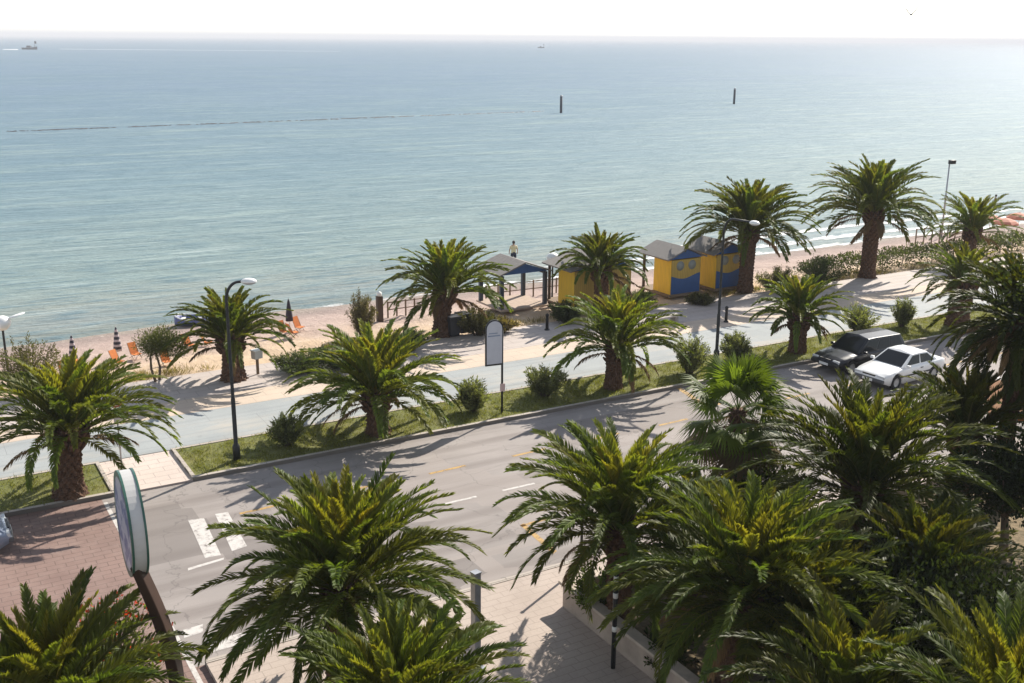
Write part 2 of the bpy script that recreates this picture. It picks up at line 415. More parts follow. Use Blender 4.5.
# foam where the last waves break
m_foam = bpy.data.materials.new('foam'); nt, _, L = nodes_of(m_foam)
v = coords(nt, (.55, 1.6, 1)); f1 = noise(nt, v, 1.3, 7, .72)
a = N(nt, 'ShaderNodeAttribute', attribute_name='tone')
su = N(nt, 'ShaderNodeMath', operation='ADD'); L.new(f1, su.inputs[0]); L.new(a.outputs['Fac'], su.inputs[1])
finish(nt, (.78, .78, .77), .7, f1, .5, .05, alpha=ramp(nt, [(.98, 0), (1.0, 0.9)], su.outputs[0]) if False else None)
p = [n for n in nt.nodes if n.type == 'BSDF_PRINCIPLED'][0]
mrf = N(nt, 'ShaderNodeMapRange'); mrf.inputs['From Min'].default_value = .96; mrf.inputs['From Max'].default_value = 1.10
L.new(su.outputs[0], mrf.inputs['Value']); L.new(mrf.outputs[0], p.inputs['Alpha'])
def foam_strip(name, x0, x1, yc, half, z, dens, seed, step=.6):
    xs = np.arange(x0, x1, step); V, T, Fq = [], [], []
    prof = [(-1, .0), (-.6, .75), (-.2, 1), (.3, .7), (1, 0)]
    off = .9*noise2(xs*.14, xs*0, seed) + .45*noise2(xs*.5, xs*0, seed+1)
    d = np.clip(dens(xs), 0, 1)
    for i, x in enumerate(xs):
        for q, t in prof:
            y = yc + off[i] + q*half
            V.append((x, y, max(z, float(beach_z(np.array(x), np.array(y))) + .02))); T.append((.62*t*d[i],)*3)
    n = len(prof)
    for i in range(len(xs)-1):
        for k in range(n-1): Fq.append((i*n+k, (i+1)*n+k, (i+1)*n+k+1, i*n+k+1))
    return kind(np_mesh(name, np.array(V), np.array(Fq), np.zeros((0, 3), int), np.array(T), m_foam), 'structure')
foam_strip('surf', -45, 100, SHORE+.2, 1.5, SEA+.02, lambda x: .74+.34*np.clip((x-5)/20, -.3, 1), 11)
foam_strip('surf', -45, 100, SHORE+2.6, 1.3, SEA+.03, lambda x: .32+.68*np.clip((x-8)/20, 0, 1), 21)
foam_strip('surf', 15, 100, SHORE+5.6, 1.3, SEA+.03, lambda x: .25+.75*np.clip((x-18)/20, 0, 1), 31)

# ------------------------------------------------------------------ plants
def frond(rng, V, Q, T3, TN, base, az, el, droop, L, nl, lmax, width, col, vee, twist=0., sag=.25):
    n = 12
    t = np.linspace(0, 1, n)
    ang = el - droop*t**1.75
    ca, sa = math.cos(az), math.sin(az)
    side_bend = rng.normal(0, .12)
    hx = np.cumsum(np.concatenate([[0], np.cos(ang[:-1])]))*L/(n-1)
    hz = np.cumsum(np.concatenate([[0], np.sin(ang[:-1])]))*L/(n-1)
    hy = side_bend*L*t**2
    P = np.stack([ca*hx - sa*hy, sa*hx + ca*hy, hz], 1) + base
    tan = unit(np.gradient(P, axis=0))
    side = unit(np.cross(tan, np.array([0, 0, 1.]) + 1e-4*rng.normal(size=3)))
    # keep a stable side near vertical
    side = unit(side*0 + np.array([sa, -ca, 0]) - tan*(tan @ np.array([sa, -ca, 0]))[:, None])
    up = np.cross(side, tan)
    tw = twist*t[:, None]
    side, up = side*np.cos(tw) + up*np.sin(tw), up*np.cos(tw) - side*np.sin(tw)
    # midrib
    o = len(V[0]) if False else sum(len(a) for a in V)
    r = (np.linspace(.034, .008, n)*L/3.2)[:, None]
    ring = np.stack([P - side*r, P + up*r*.8, P + side*r, P - up*r*.4], 1).reshape(-1, 3)
    V.append(ring); TN.append(np.tile(np.clip(col*np.array([1.75, 1.4, 1.3]) + .015, 0, 1), (len(ring), 1)))
    q = []
    for i in range(n-1):
        for k in range(4): q.append((o+i*4+k, o+i*4+(k+1) % 4, o+(i+1)*4+(k+1) % 4, o+(i+1)*4+k))
    Q.append(np.array(q))
    # leaflets
    u = np.concatenate([np.linspace(.13, 1, nl)]*2) + rng.normal(0, .006, 2*nl)
    u = np.clip(u, .1, .999); sg = np.repeat([-1., 1.], nl)[:, None]
    fi = u*(n-1); i0 = np.minimum(fi.astype(int), n-2); w = (fi-i0)[:, None]
    lp = P[i0]*(1-w) + P[i0+1]*w; lt = unit(tan[i0]*(1-w) + tan[i0+1]*w); ls = unit(side[i0]*(1-w) + side[i0+1]*w); lu = unit(up[i0]*(1-w) + up[i0+1]*w)
    ln = lmax*np.minimum(1, .35 + 2.6*(u-.1))*(1 - .62*np.clip((u-.45)/.55, 0, 1)**1.4)*rng.uniform(.85, 1.1, 2*nl)
    fw = (.95 + .9*u**1.5)[:, None] + rng.normal(0, .10, (2*nl, 1))
    d = unit(lt*fw + ls*sg*.85 + lu*(vee + rng.normal(0, .16, (2*nl, 1))))
    ln = ln[:, None]
    m = lp + d*ln*.5; e = lp + d*ln + np.array([0, 0, -1.])*ln*sag*rng.uniform(.4, 1.3, (2*nl, 1))
    nrm = unit(np.cross(d, lu + .4*rng.normal(size=(2*nl, 3))))
    hw = width*.5
    o = o + len(ring)
    k = 2*nl
    V.append(np.concatenate([lp - nrm*hw*.6, lp + nrm*hw*.6, m - nrm*hw, m + nrm*hw, e]))
    i = np.arange(k)
    Q.append(np.stack([o+i, o+k+i, o+3*k+i, o+2*k+i], 1)); T3.append(np.stack([o+2*k+i, o+3*k+i, o+4*k+i], 1))
    cv = np.clip(col*(1 + rng.normal(0, .10, (k, 1))), 0, 1)
    TN.append(np.concatenate([cv, cv, cv, cv, np.clip(cv*np.array([1.15, 1.1, 1.1]), 0, 1)]))

def pack(name, V, Q, T3, TN, mat, parent):
    return np_mesh(name, np.concatenate(V), np.concatenate(Q), np.concatenate(T3) if T3 else np.zeros((0, 3), int), np.concatenate(TN), mat, parent)

m_trunk = bpy.data.materials.new('palm trunk bark'); nt, _, L = nodes_of(m_trunk)
v = coords(nt, (1, 1, 1)); f1 = noise(nt, v, 7, 5, .6); f2 = noise(nt, coords(nt, (1, 1, .3)), 30, 4, .7)
c = ramp(nt, [(.3, (.065, .034, .020)), (.7, (.155, .082, .046))], f1)
c = mixc(nt, c, (.26, .16, .09), ramp(nt, [(.58, 0), (.8, .5)], f2))
finish(nt, c, .95, f2, .6, .03)
def palm_trunk(parent, h, r, seed, lean=(0, 0)):
    rng = np.random.RandomState(seed)
    n, rows = 66, max(12, int(h/.035))
    mb = MB(); vs, fs = [], []
    rings = max(3, round(h/.17)); around = 11
    for j in range(rows+1):
        t = j/rows; z = t*h
        rr = r*(.34*math.exp(-t*h*3) + .92 + .16*math.cos(t*5+seed) *.3 + (.28*max(0, (t-.75)/.25)))
        if t > .97: rr *= .75
        for k in range(n):
            a = 2*PI*k/n
            u = a/(2*PI)*around; vrow = z/h*rings
            pt = abs(((u + vrow*.5) % 1) - .5) + abs(((u - vrow*.5) % 1) - .5)
            bump = (.5 - pt)*.34*r + rng.normal(0, .014)
            q = rr + bump
            vs.append((q*math.cos(a) + lean[0]*t*t, q*math.sin(a) + lean[1]*t*t, z))
    for j in range(rows):
        for k in range(n): fs.append((j*n+k, j*n+(k+1) % n, (j+1)*n+(k+1) % n, (j+1)*n+k))
    fs.append(tuple(rows*n+k for k in range(n)))
    mb.add(vs, fs, 0, False)
    # old leaf bases standing out under the crown
    for i in range(46):
        a = i*2.39996; z = h*1.0 - .75*(i/46)*min(1, h/1.6)
        d = Vector((math.cos(a), math.sin(a), .9)).normalized()
        p = Vector((math.cos(a)*r*.95 + lean[0]*(z/h)**2, math.sin(a)*r*.95 + lean[1]*(z/h)**2, z - .06))
        mb.tube([p, p + d*(.13+.07*rng.rand())*r/.35, p + d*.27*r/.35], [.085*r/.35, .065*r/.35, .03*r/.35], 5, 0)
    return mb.build('trunk', m_trunk, parent)
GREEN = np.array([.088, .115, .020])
def palm(label, loc, h, L, seed, nf=64, nl=44, lean=(0, 0), tr=.36, width=.05, dead=4, dark=1.0, lmax=None, rz=0, young=1.0, spread=1.0, group=None):
    o = thing('palm_tree', label, 'palm tree', loc, rz, group)
    rng = np.random.RandomState(seed)
    if lean == (0, 0): lean = (rng.normal(0, .13), rng.normal(0, .13))
    palm_trunk(o, h, tr, seed, lean)
    V, Q, T3, TN = [], [], [], []
    base = np.array([lean[0], lean[1], h - .05])
    lm = lmax or .130*L
    nf = int(nf*1.25); nl = int(nl*(1.6 if nl > 49 else 1.35)); width *= .85 if nl > 75 else 1; L *= .98
    for i in range(nf):
        t = i/(nf-1)
        el = R(88 - 74*t**1.0*spread + rng.normal(0, 6)); az = i*2.39996 + rng.normal(0, .2)
        droop = R(34 + 52*min(1, t*1.4)**.9 + rng.normal(0, 10))
        Lf = L*(.66 + .36*min(1, t*2.2))*rng.uniform(.88, 1.06)
        y = np.array([1.9, 1.55, 1.25])*max(0, 1 - t*3.2)*young + (1 - max(0, 1-t*3.2)*young)
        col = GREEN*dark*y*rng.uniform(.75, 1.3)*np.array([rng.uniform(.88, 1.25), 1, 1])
        r0 = .16*tr/.36*min(1, t*2+.2)
        b = base + np.array([math.cos(az)*r0, math.sin(az)*r0, -.28*t])
        frond(rng, V, Q, T3, TN, b, az, el, droop, Lf, nl, lm, width, col, .62 - .25*t, rng.normal(0, .3), .06 + .16*t)
    pack('crown', V, Q, T3, TN, LEAF, o)
    if dead:
        V, Q, T3, TN = [], [], [], []
        for i in range(dead):
            az = rng.uniform(0, 6.28); r0 = tr*.8
            b = base + np.array([math.cos(az)*r0, math.sin(az)*r0, -.4])
            col = np.array([.20, .125, .055])*rng.uniform(.7, 1.2)
            frond(rng, V, Q, T3, TN, b, az, R(rng.uniform(-25, 5)), R(rng.uniform(45, 60)), L*rng.uniform(.45, .7), nl, lm*.8, width*.8, col, .05, 0, .5)
        pack('dead_fronds', V, Q, T3, TN, DRY, o)
    return o
def on(x, y, z=.1): return G(x, y, z)

GV = 'palms in the grass verge beside the road'
palm('tallest verge palm, thick patterned trunk, beside the pale path through the grass', on(70, 495), 2.3, 3.2, 1, 74, 46, tr=.42, width=.055, dark=1.2, group=GV)
palm('verge palm with bright young fronds, between a tall lamp post and the oval sign', on(378, 433), 1.6, 3.4, 2, 74, 46, tr=.38, width=.06, dark=1.3, group=GV)
palm('slim verge palm with fresh yellow green top, in front of the beach huts', on(613, 388), 1.9, 3.0, 3, 70, 46, tr=.34, width=.06, dark=1.3, young=1.4, group=GV)
palm('short verge palm in front of the dark parked car', on(797, 352), 1.85, 2.55, 4, 62, 42, tr=.36, width=.06, dark=1.25, young=1.3, group=GV)
palm('verge palm with ragged drooping fronds, last along the kerb past the cars', on(957, 325), 2.4, 2.6, 5, 54, 40, tr=.5, dead=6, group=GV)
GP = 'palms along the beach side of the promenade'
palm('low wide palm on the sand edge, casting its shadow across the promenade', on(234, 379), 1.9, 2.65, 6, 70, 44, tr=.42, width=.06, dead=3, group=GP)
palm('palm between the open shelter and the dark waste bins', on(442, 335), 2.3, 3.35, 7, 76, 42, tr=.42, width=.065, dead=5, dark=1.15, group=GP)
palm('palm standing close in front of the half hidden yellow hut', on(601, 312), 2.45, 2.75, 8, 68, 42, tr=.38, width=.065, dead=4, group=GP)
palm('tall dark palm beside the right yellow hut, with fronds over its roof', on(745, 291), 3.65, 4.0, 9, 84, 42, tr=.41, dead=6, width=.07, dark=.95, group=GP)
palm('tallest promenade palm with thick dark trunk, alone in front of the low hedge', on(867, 277), 4.1, 4.3, 10, 84, 42, tr=.44, dead=6, width=.07, dark=.95, group=GP)
palm('farthest promenade palm, beside the thin floodlight pole', on(967, 262), 2.2, 3.3, 11, 54, 40, tr=.4, young=1.5, group=GP)
GF = 'palms in the near gardens'
def crown_at(x, y, z): p = G(x, y, z); return Vector((p.x, p.y, .1))
palm('big arching palm at the near pavement, covering part of the faded crosswalk', crown_at(338, 585, 2.9), 2.9, 3.15, 12, 104, 62, tr=.32, width=.045, spread=1.15, dark=1.08, dead=0, group=GF)
palm('palm at the picture bottom below the steel post, only its upper fronds showing', crown_at(402, 728, 2.5), 2.5, 2.6, 13, 84, 60, tr=.34, width=.045, dark=1.05, dead=2, group=GF)
palm('palm in the bottom left corner behind the red flowering shrub', crown_at(36, 722, 2.7), 2.7, 2.9, 14, 70, 60, tr=.34, width=.04, dead=2, group=GF)
palm('palm on the garden wall corner, its fronds reaching over the pavement', crown_at(622, 522, 3.0), 2.9, 3.15, 15, 84, 56, tr=.30, width=.045, dark=1.15, dead=2, group=GF)
palm('short palm with a reddish trunk just behind the garden wall', crown_at(738, 588, 2.9), 2.8, 3.2, 16, 92, 56, tr=.32, width=.045, dark=1.05, dead=4, group=GF)
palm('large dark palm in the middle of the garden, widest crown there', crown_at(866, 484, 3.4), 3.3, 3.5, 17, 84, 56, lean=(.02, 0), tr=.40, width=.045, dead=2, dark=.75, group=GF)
palm('garden palm with long fronds in front of the white car', crown_at(966, 425, 3.2), 3.1, 2.5, 18, 60, 50, lean=(.02, 0), tr=.36, width=.045, dead=2, dark=.7, group=GF)  # lower right shade put into the frond colour
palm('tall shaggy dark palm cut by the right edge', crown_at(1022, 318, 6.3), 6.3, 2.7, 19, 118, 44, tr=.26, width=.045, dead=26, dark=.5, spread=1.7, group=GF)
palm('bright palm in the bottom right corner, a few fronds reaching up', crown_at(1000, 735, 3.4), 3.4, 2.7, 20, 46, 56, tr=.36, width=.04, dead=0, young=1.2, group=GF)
palm('low palm below the dark leafy tree at the bottom edge', crown_at(850, 715, 2.6), 2.6, 2.7, 21, 46, 56, tr=.36, width=.04, dead=0, dark=.7, group=GF)  # fronds coloured darker to stand for the garden shade
palm('shaded palm low in the darkest part of the garden, under the big dark crown', crown_at(915, 590, 2.6), 2.6, 2.8, 23, 60, 50, tr=.3, width=.04, dead=2, dark=.5, group=GF)  # deep shade put into the frond colour
palm('garden palm with arching fronds between the short reddish trunk and the dark tree', crown_at(800, 625, 2.5), 2.5, 2.7, 24, 60, 52, tr=.3, width=.04, dead=2, dark=.65, group=GF)  # garden shade put into the frond colour here too
palm('small palm half hidden between the two largest garden crowns', crown_at(690, 520, 2.4), 2.3, 2.2, 22, 50, 50, tr=.28, width=.04, dead=2, group=GF)

def fan_palm(label, loc, h, seed, nf=32, Lp=1.05, Lb=.9):
    o = thing('fan_palm', label, 'palm tree', loc)
    rng = np.random.RandomState(seed)
    palm_trunk(o, h, .17, seed)
    def leaves(cnt, e0, e1, colr, name, mat):
        V, Q, T3, TN = [], [], [], []; off = 0
        for i in range(cnt):
            t = i/(cnt-1); az = i*2.39996 + rng.normal(0, .2); el = R(e0 + (e1-e0)*t + rng.normal(0, 7))
            d = np.array([math.cos(az)*math.cos(el), math.sin(az)*math.cos(el), math.sin(el)])
            b = np.array([0, 0, h - .2*t]); lp = Lp*rng.uniform(.75, 1.15)
            s = unit(np.cross(d, [0, 0, 1.])); u = np.cross(s, d)
            c = b + d*lp + np.array([0, 0, -.15*t])
            r = .014
            ring = np.array([b-s*r, b+u*r, b+s*r, c-s*r*.7, c+u*r*.7, c+s*r*.7])
            V.append(ring); TN.append(np.tile(colr*1.5, (6, 1))); Q.append(np.array([(0, 1, 4, 3), (1, 2, 5, 4), (2, 0, 3, 5)]) + off); off += 6
            k = 34; th = np.linspace(-2.15, 2.15, k) + rng.normal(0, .02, k)
            dd = d*np.cos(th)[:, None] + s*np.sin(th)[:, None]
            ln = (Lb*(.72 + .28*np.cos(th*.6))*rng.uniform(.9, 1.08, k))[:, None]
            tilt = -u*.25*np.abs(np.sin(th))[:, None]
            m = c + (dd + tilt)*ln*.55; e = c + (dd + tilt)*ln + np.array([0, 0, -1.])*ln*(.12 + .25*t)
            wv = unit(np.cross(dd, u)); hw = .034
            V.append(np.concatenate([np.tile(c, (k, 1)) - wv*.004, np.tile(c, (k, 1)) + wv*.004, m - wv*hw, m + wv*hw, e]))
            j = np.arange(k)
            Q.append(np.stack([off+j, off+k+j, off+3*k+j, off+2*k+j], 1)); T3.append(np.stack([off+2*k+j, off+3*k+j, off+4*k+j], 1)); off += 5*k
            cv = np.clip(colr*rng.uniform(.75, 1.3)*(1 + rng.normal(0, .08, (k, 1))), 0, 1); TN.append(np.concatenate([cv]*5))
        pack(name, V, Q, T3, TN, mat, o)
    leaves(nf, 80, -25, GREEN*np.array([1.0, 1.1, 1.0]), 'crown', LEAF)
    leaves(14, -30, -65, np.array([.17, .12, .06]), 'dead_fronds', DRY)
    return o
fan_palm('fan palm with round pleated leaves, above the road in front of a lamp post', crown_at(738, 412, 4.2), 4.2, 41)

# shrubs: stems carrying many small leaves
def leaf_quads(rng, P, D, ln, wd, col, var=.25):
    k = len(P); D = unit(D)
    s = unit(np.cross(D, rng.normal(size=(k, 3)))); ln = ln*rng.uniform(.7, 1.25, (k, 1)); wd = wd*rng.uniform(.8, 1.2, (k, 1))
    up = np.cross(s, D)
    m = P + D*ln*.5 + up*wd*.15
    V = np.concatenate([P, m - s*wd*.5, P + D*ln, m + s*wd*.5]); i = np.arange(k)
    c = np.clip(np.asarray(col)*(1 + rng.normal(0, var, (k, 1))), .005, 1)
    return V, np.stack([i, k+i, 2*k+i, 3*k+i], 1), np.concatenate([c]*4)
m_twig = pm('twig bark', (.13, .09, .06), .9, .3, 12)
def shrub(label, loc, h, r, seed, col=(.075, .095, .045), stems=34, per=46, ln=.15, wd=.032, upright=.9, flower=None, name='shrub', cat='shrub', group=None, thick=.014, start=.2):
    o = thing(name, label, cat, loc, 0, group)
    rng = np.random.RandomState(seed); mb = MB(); P, D, CC = [], [], []
    FP = []
    for i in range(stems):
        a = rng.uniform(0, 6.28); q = math.sqrt(rng.uniform(0, 1))
        top = np.array([math.cos(a)*q*r, math.sin(a)*q*r, h*(1 - .42*q*q)*rng.uniform(.72, 1.08)])
        b = np.array([math.cos(a)*q*r*.18, math.sin(a)*q*r*.18, 0])
        mid = (b+top)/2 + np.array([math.cos(a), math.sin(a), 0])*-.10*r*q + rng.normal(0, .03, 3)
        mb.tube([b, mid, top], [thick, thick*.7, thick*.3], 4)
        t = rng.uniform(start, 1, per)[:, None]
        p = b*(1-t)**2 + 2*mid*t*(1-t) + top*t*t + rng.normal(0, .045*max(1, r), (per, 3))
        d = unit(top - b)*upright + rng.normal(0, .62, (per, 3)) + np.array([math.cos(a), math.sin(a), 0])*.3
        P.append(p); D.append(d); CC.append(np.tile(np.array(col)*rng.uniform(.7, 1.35), (per, 1)))
        if flower is not None and rng.rand() < .7: FP.append(top)
    P, D, CC = map(np.concatenate, (P, D, CC))
    V, Q, T = leaf_quads(rng, P, D, ln, wd, CC)
    mb.build('stems', m_twig, o)
    np_mesh('foliage', V, Q, np.zeros((0, 3), int), T, LEAF, o)
    if flower is not None and FP:
        FP = np.repeat(np.array(FP), 9, 0) + rng.normal(0, .05, (len(FP)*9, 3))
        V, Q, T = leaf_quads(rng, FP, rng.normal(size=FP.shape) + np.array([0, 0, .6]), .07, .06, np.array(flower))
        np_mesh('flowers', V, Q, np.zeros((0, 3), int), T, LEAF, o)
    return o
GB = 'oleander shrubs in the grass verge'
OL = (.15, .165, .085)
for x, y, h, r, sd, lb in [
    (287, 445, 1.15, .62, 51, 'small sparse oleander beside the lamp post nearest the crosswalk'),
    (474, 411, 1.30, .68, 52, 'upright oleander standing right beside the oval sign'),
    (545, 396, 1.35, .95, 53, 'broad pale oleander between the oval sign and a verge palm'),
    (689, 373, 1.75, .85, 54, 'dense oleander at the left of the pair by the far lamp post'),
    (735, 361, 1.35, .72, 55, 'oleander at the right of the pair by the far lamp post'),
    (857, 333, 1.45, .95, 56, 'open grey green oleander behind the dark parked car'),
    (901, 327, 1.5, .62, 57, 'narrow oleander behind the white parked car')]:
    shrub(lb, on(x, y), h, r, sd, OL, 52, 85, .16, .038, group=GB)
# seaside planting
GS = 'shrubs along the edge of the sand'
DG = (.05, .068, .03); OLV = (.085, .085, .045)
for x, y, h, r, sd, cl, lb in [
    (33, 394, 2.5, 1.4, 61, (.085, .082, .035), 'feathery olive shrub behind the tallest verge palm'),
    (362, 330, 2.3, .75, 62, (.10, .088, .06), 'wispy greyish tamarisk beside the wooden post on the beach'),
    (300, 372, .85, 1.4, 63, DG, 'low spreading green shrub beside the small white box on a post'),
    (340, 367, .95, 1.5, 64, DG, 'low dark shrub mound behind the bright verge palm'),
    (405, 352, 1.0, 1.2, 65, DG, 'dark shrub at the foot of the palm by the bins, left of it'),
    (478, 335, 1.35, 1.15, 66, OLV, 'olive shrub between the waste bins and the open shelter'),
    (500, 332, .75, .9, 67, (.14, .11, .06), 'dry straw coloured bush in front of the open shelter'),
    (565, 322, 1.1, 1.0, 68, DG, 'dark round bush between the open shelter and a palm'),
    (640, 306, .9, .9, 69, DG, 'low bush at the corner of the left yellow hut'),
    (775, 292, 1.5, 1.3, 70, OLV, 'olive bush just beyond the tall palm by the huts'),
    (820, 285, 1.7, 1.6, 71, DG, 'dark bush at the left foot of the tallest promenade palm'),
    (700, 304, .55, .8, 72, OLV, 'low ground shrub under the yellow huts')]:
    g_ = G(x, y, .09); zz = bz(g_)
    shrub(lb, (g_.x, g_.y, zz), h, r, sd, cl, 60, 110, .13, .036, group=GS)
# small beach tree with two stems
def small_tree(label, loc, h, r, seed, col, trunks, ln=.12, wd=.04, n=5200, lobes=9, flat=.8, name='tree', dark=1.0, tr=.05, lo=.45):
    o = thing(name, label, 'tree', loc); rng = np.random.RandomState(seed); mb = MB()
    C0 = []
    for i in range(lobes):
        a = i*2.4; q = math.sqrt((i+.3)/lobes)*.62
        C0.append((math.cos(a)*q*r, math.sin(a)*q*r, h*lo + (h*(1-lo))*(.25 + .5*rng.rand()*(1-q*.6))))
    for i in range(trunks):
        b = Vector((rng.normal(0, .16)*r, rng.normal(0, .16)*r, 0)); t = Vector((b.x*1.4, b.y*1.4, h*lo))
        mb.tube([b, (b+t)/2 + Vector((rng.normal(0, .06), rng.normal(0, .06), 0)), t], [tr*1.2, tr, tr*.8], 8)
        for c in C0[i::trunks]:
            c = Vector(c); mb.tube([t, t.lerp(c, .5) + Vector((0, 0, .1)), c], [tr*.6, tr*.4, tr*.15], 5)
    mb.build('trunk', m_twig, o)
    P, D = [], []
    for c in C0:
        k = n//lobes; d = unit(rng.normal(size=(k, 3))); rad = rng.uniform(.25, 1, (k, 1))**.5*(.48*r)*(1 + .25*rng.normal(size=(k, 1)))
        p = np.array(c) + d*rad*np.array([1, 1, flat]); P.append(p); D.append(d + rng.normal(0, .6, (k, 3)) + np.array([0, 0, .35]))
    P, D = np.concatenate(P), np.concatenate(D)
    V, Q, T = leaf_quads(rng, P, D, ln, wd, np.array(col)*rng.uniform(.75, 1.3, (len(P), 1)), .15)
    np_mesh('crown', V, Q, np.zeros((0, 3), int), T, LEAF, o)
    return o
p_ = B(163, 381)
small_tree('small round tree on two thin stems in the sand', p_, 2.3, 1.15, 81, (.07, .08, .032), 2, .13, .03, 6500, 9, lo=.48)
small_tree('large dark leafy tree filling the lower right of the garden', crown_at(925, 650, 2.2), 3.9, 2.5, 82, (.014, .021, .009), 1, .14, .06, 17000, 14, tr=.14, lo=.42)  # deep garden shade is put into the leaf colour
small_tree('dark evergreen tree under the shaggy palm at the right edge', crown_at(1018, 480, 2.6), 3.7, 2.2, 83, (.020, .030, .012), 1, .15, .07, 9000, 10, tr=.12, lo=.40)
small_tree('tall dense dark tree added for shade at the right edge, behind the shaggy palm', Vector((CAM.x, CAM.y, .1)) + Vector((16.4*CT+27.5*ST, -16.4*ST+27.5*CT, -.0)), 10.5, 3.4, 86, (.025, .034, .014), 1, .18, .09, 15000, 16, tr=.2, lo=.40)  # mostly out of view, added to shade the lower right garden
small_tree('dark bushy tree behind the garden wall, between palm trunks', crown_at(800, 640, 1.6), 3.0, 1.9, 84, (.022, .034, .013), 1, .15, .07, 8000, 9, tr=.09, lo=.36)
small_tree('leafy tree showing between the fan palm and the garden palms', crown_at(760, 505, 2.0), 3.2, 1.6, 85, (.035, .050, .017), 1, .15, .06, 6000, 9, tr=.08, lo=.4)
# flowering shrub bottom left
shrub('bushy shrub dotted with small red flowers, at the corner of the brown side street', crown_at(104, 640, 1.6), 2.4, 1.35, 91, (.085, .105, .03), 60, 70, .14, .06, flower=(.40, .045, .03), group=None)
shrub('leafy light green shrub on the corner of the low garden wall', crown_at(590, 600, .7) + Vector((0.35, 0, 0)), 1.5, .8, 92, (.07, .10, .025), 44, 60, .14, .05)
# garden hedge bits and ground plants behind the wall
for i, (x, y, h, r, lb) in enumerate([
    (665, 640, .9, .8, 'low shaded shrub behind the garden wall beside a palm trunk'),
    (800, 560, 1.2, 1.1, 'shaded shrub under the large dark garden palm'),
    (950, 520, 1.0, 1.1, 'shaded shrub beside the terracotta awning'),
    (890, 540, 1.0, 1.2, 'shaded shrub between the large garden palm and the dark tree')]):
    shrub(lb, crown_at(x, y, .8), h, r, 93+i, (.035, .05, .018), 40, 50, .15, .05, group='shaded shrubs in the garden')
# low hedge along the promenade edge, far right
def hedge(label, x0, x1, y, wd, h, seed, col):
    o = thing('hedge', label, 'hedge', (x0, y, .05)); rng = np.random.RandomState(seed); k = int((x1-x0)*480)
    x = rng.uniform(0, x1-x0, k); a = rng.uniform(0, PI, k); q = rng.uniform(.6, 1.05, k)
    hh = h*(.8 + .22*noise2(x*1.1, x*0, seed) + .12*noise2(x*3, x*0, seed+3)); yy = wd*.5*np.cos(a)*q + .15*noise2(x*.8, x*0, seed+5)
    P = np.stack([x, yy, np.maximum(.03, hh*np.sin(a)**.6*q)], 1)
    D = np.stack([rng.normal(0, .6, k), np.cos(a) + rng.normal(0, .5, k), np.sin(a) + rng.normal(0, .4, k)], 1)
    V, Q, T = leaf_quads(rng, P, D, .16, .07, np.array(col)*rng.uniform(.65, 1.35, (k, 1)))
    np_mesh('foliage', V, Q, np.zeros((0, 3), int), T, LEAF, o)
    mb = MB()
    for i in range(int((x1-x0)/.6)):
        xx = i*.6 + rng.uniform(0, .3); mb.tube([(xx, rng.normal(0, .1), 0), (xx + rng.normal(0, .1), rng.normal(0, .15), h*.7)], [.03, .01], 5)
    mb.build('stems', m_twig, o)
    return o
hedge('long low hedge edging the promenade behind the tallest promenade palm', 31, 60, 13.0, 1.8, 1.35, 101, (.05, .062, .028))
# dry plants in the sand strip: countless small tufts
rng = np.random.RandomState(7)
def tufts(name, pts, h, col, blades, spread, wd, lean=.5):
    k = len(pts)*blades; P = np.repeat(pts, blades, 0) + np.concatenate([rng.normal(0, spread, (k, 2)), np.zeros((k, 1))], 1)
    D = np.concatenate([rng.normal(0, lean, (k, 2)), np.ones((k, 1))], 1)
    V, Q, T = leaf_quads(rng, P, D, h, wd, np.array(col), .3)
    o = np_mesh(name, V, Q, np.zeros((0, 3), int), T, LEAF); kind(o, 'stuff'); return o
xs = np.concatenate([rng.uniform(GAP1+.2, 60, 5200), rng.uniform(-40, GAP0-.2, 1400)]); ys = rng.uniform(.22, 2.8, len(xs))
tufts('grass', np.stack([xs, ys, np.full(len(xs), .095)], 1), .10, (.15, .155, .04), 16, .12, .016, .6)['label'] = 'short sunlit grass growing in the verge'
xs = rng.uniform(-14, 45, 420); ys = 11.75 + np.abs(rng.normal(0, .7, 420)); zs = beach_z(xs, ys)
sel = noise2(xs*.7, ys*.5, 77) > -.1
tufts('dry_grass', np.stack([xs, ys, zs], 1)[sel], .32, (.16, .13, .06), 26, .16, .02, .6)['label'] = 'dry grass and weeds along the edge of the sand'

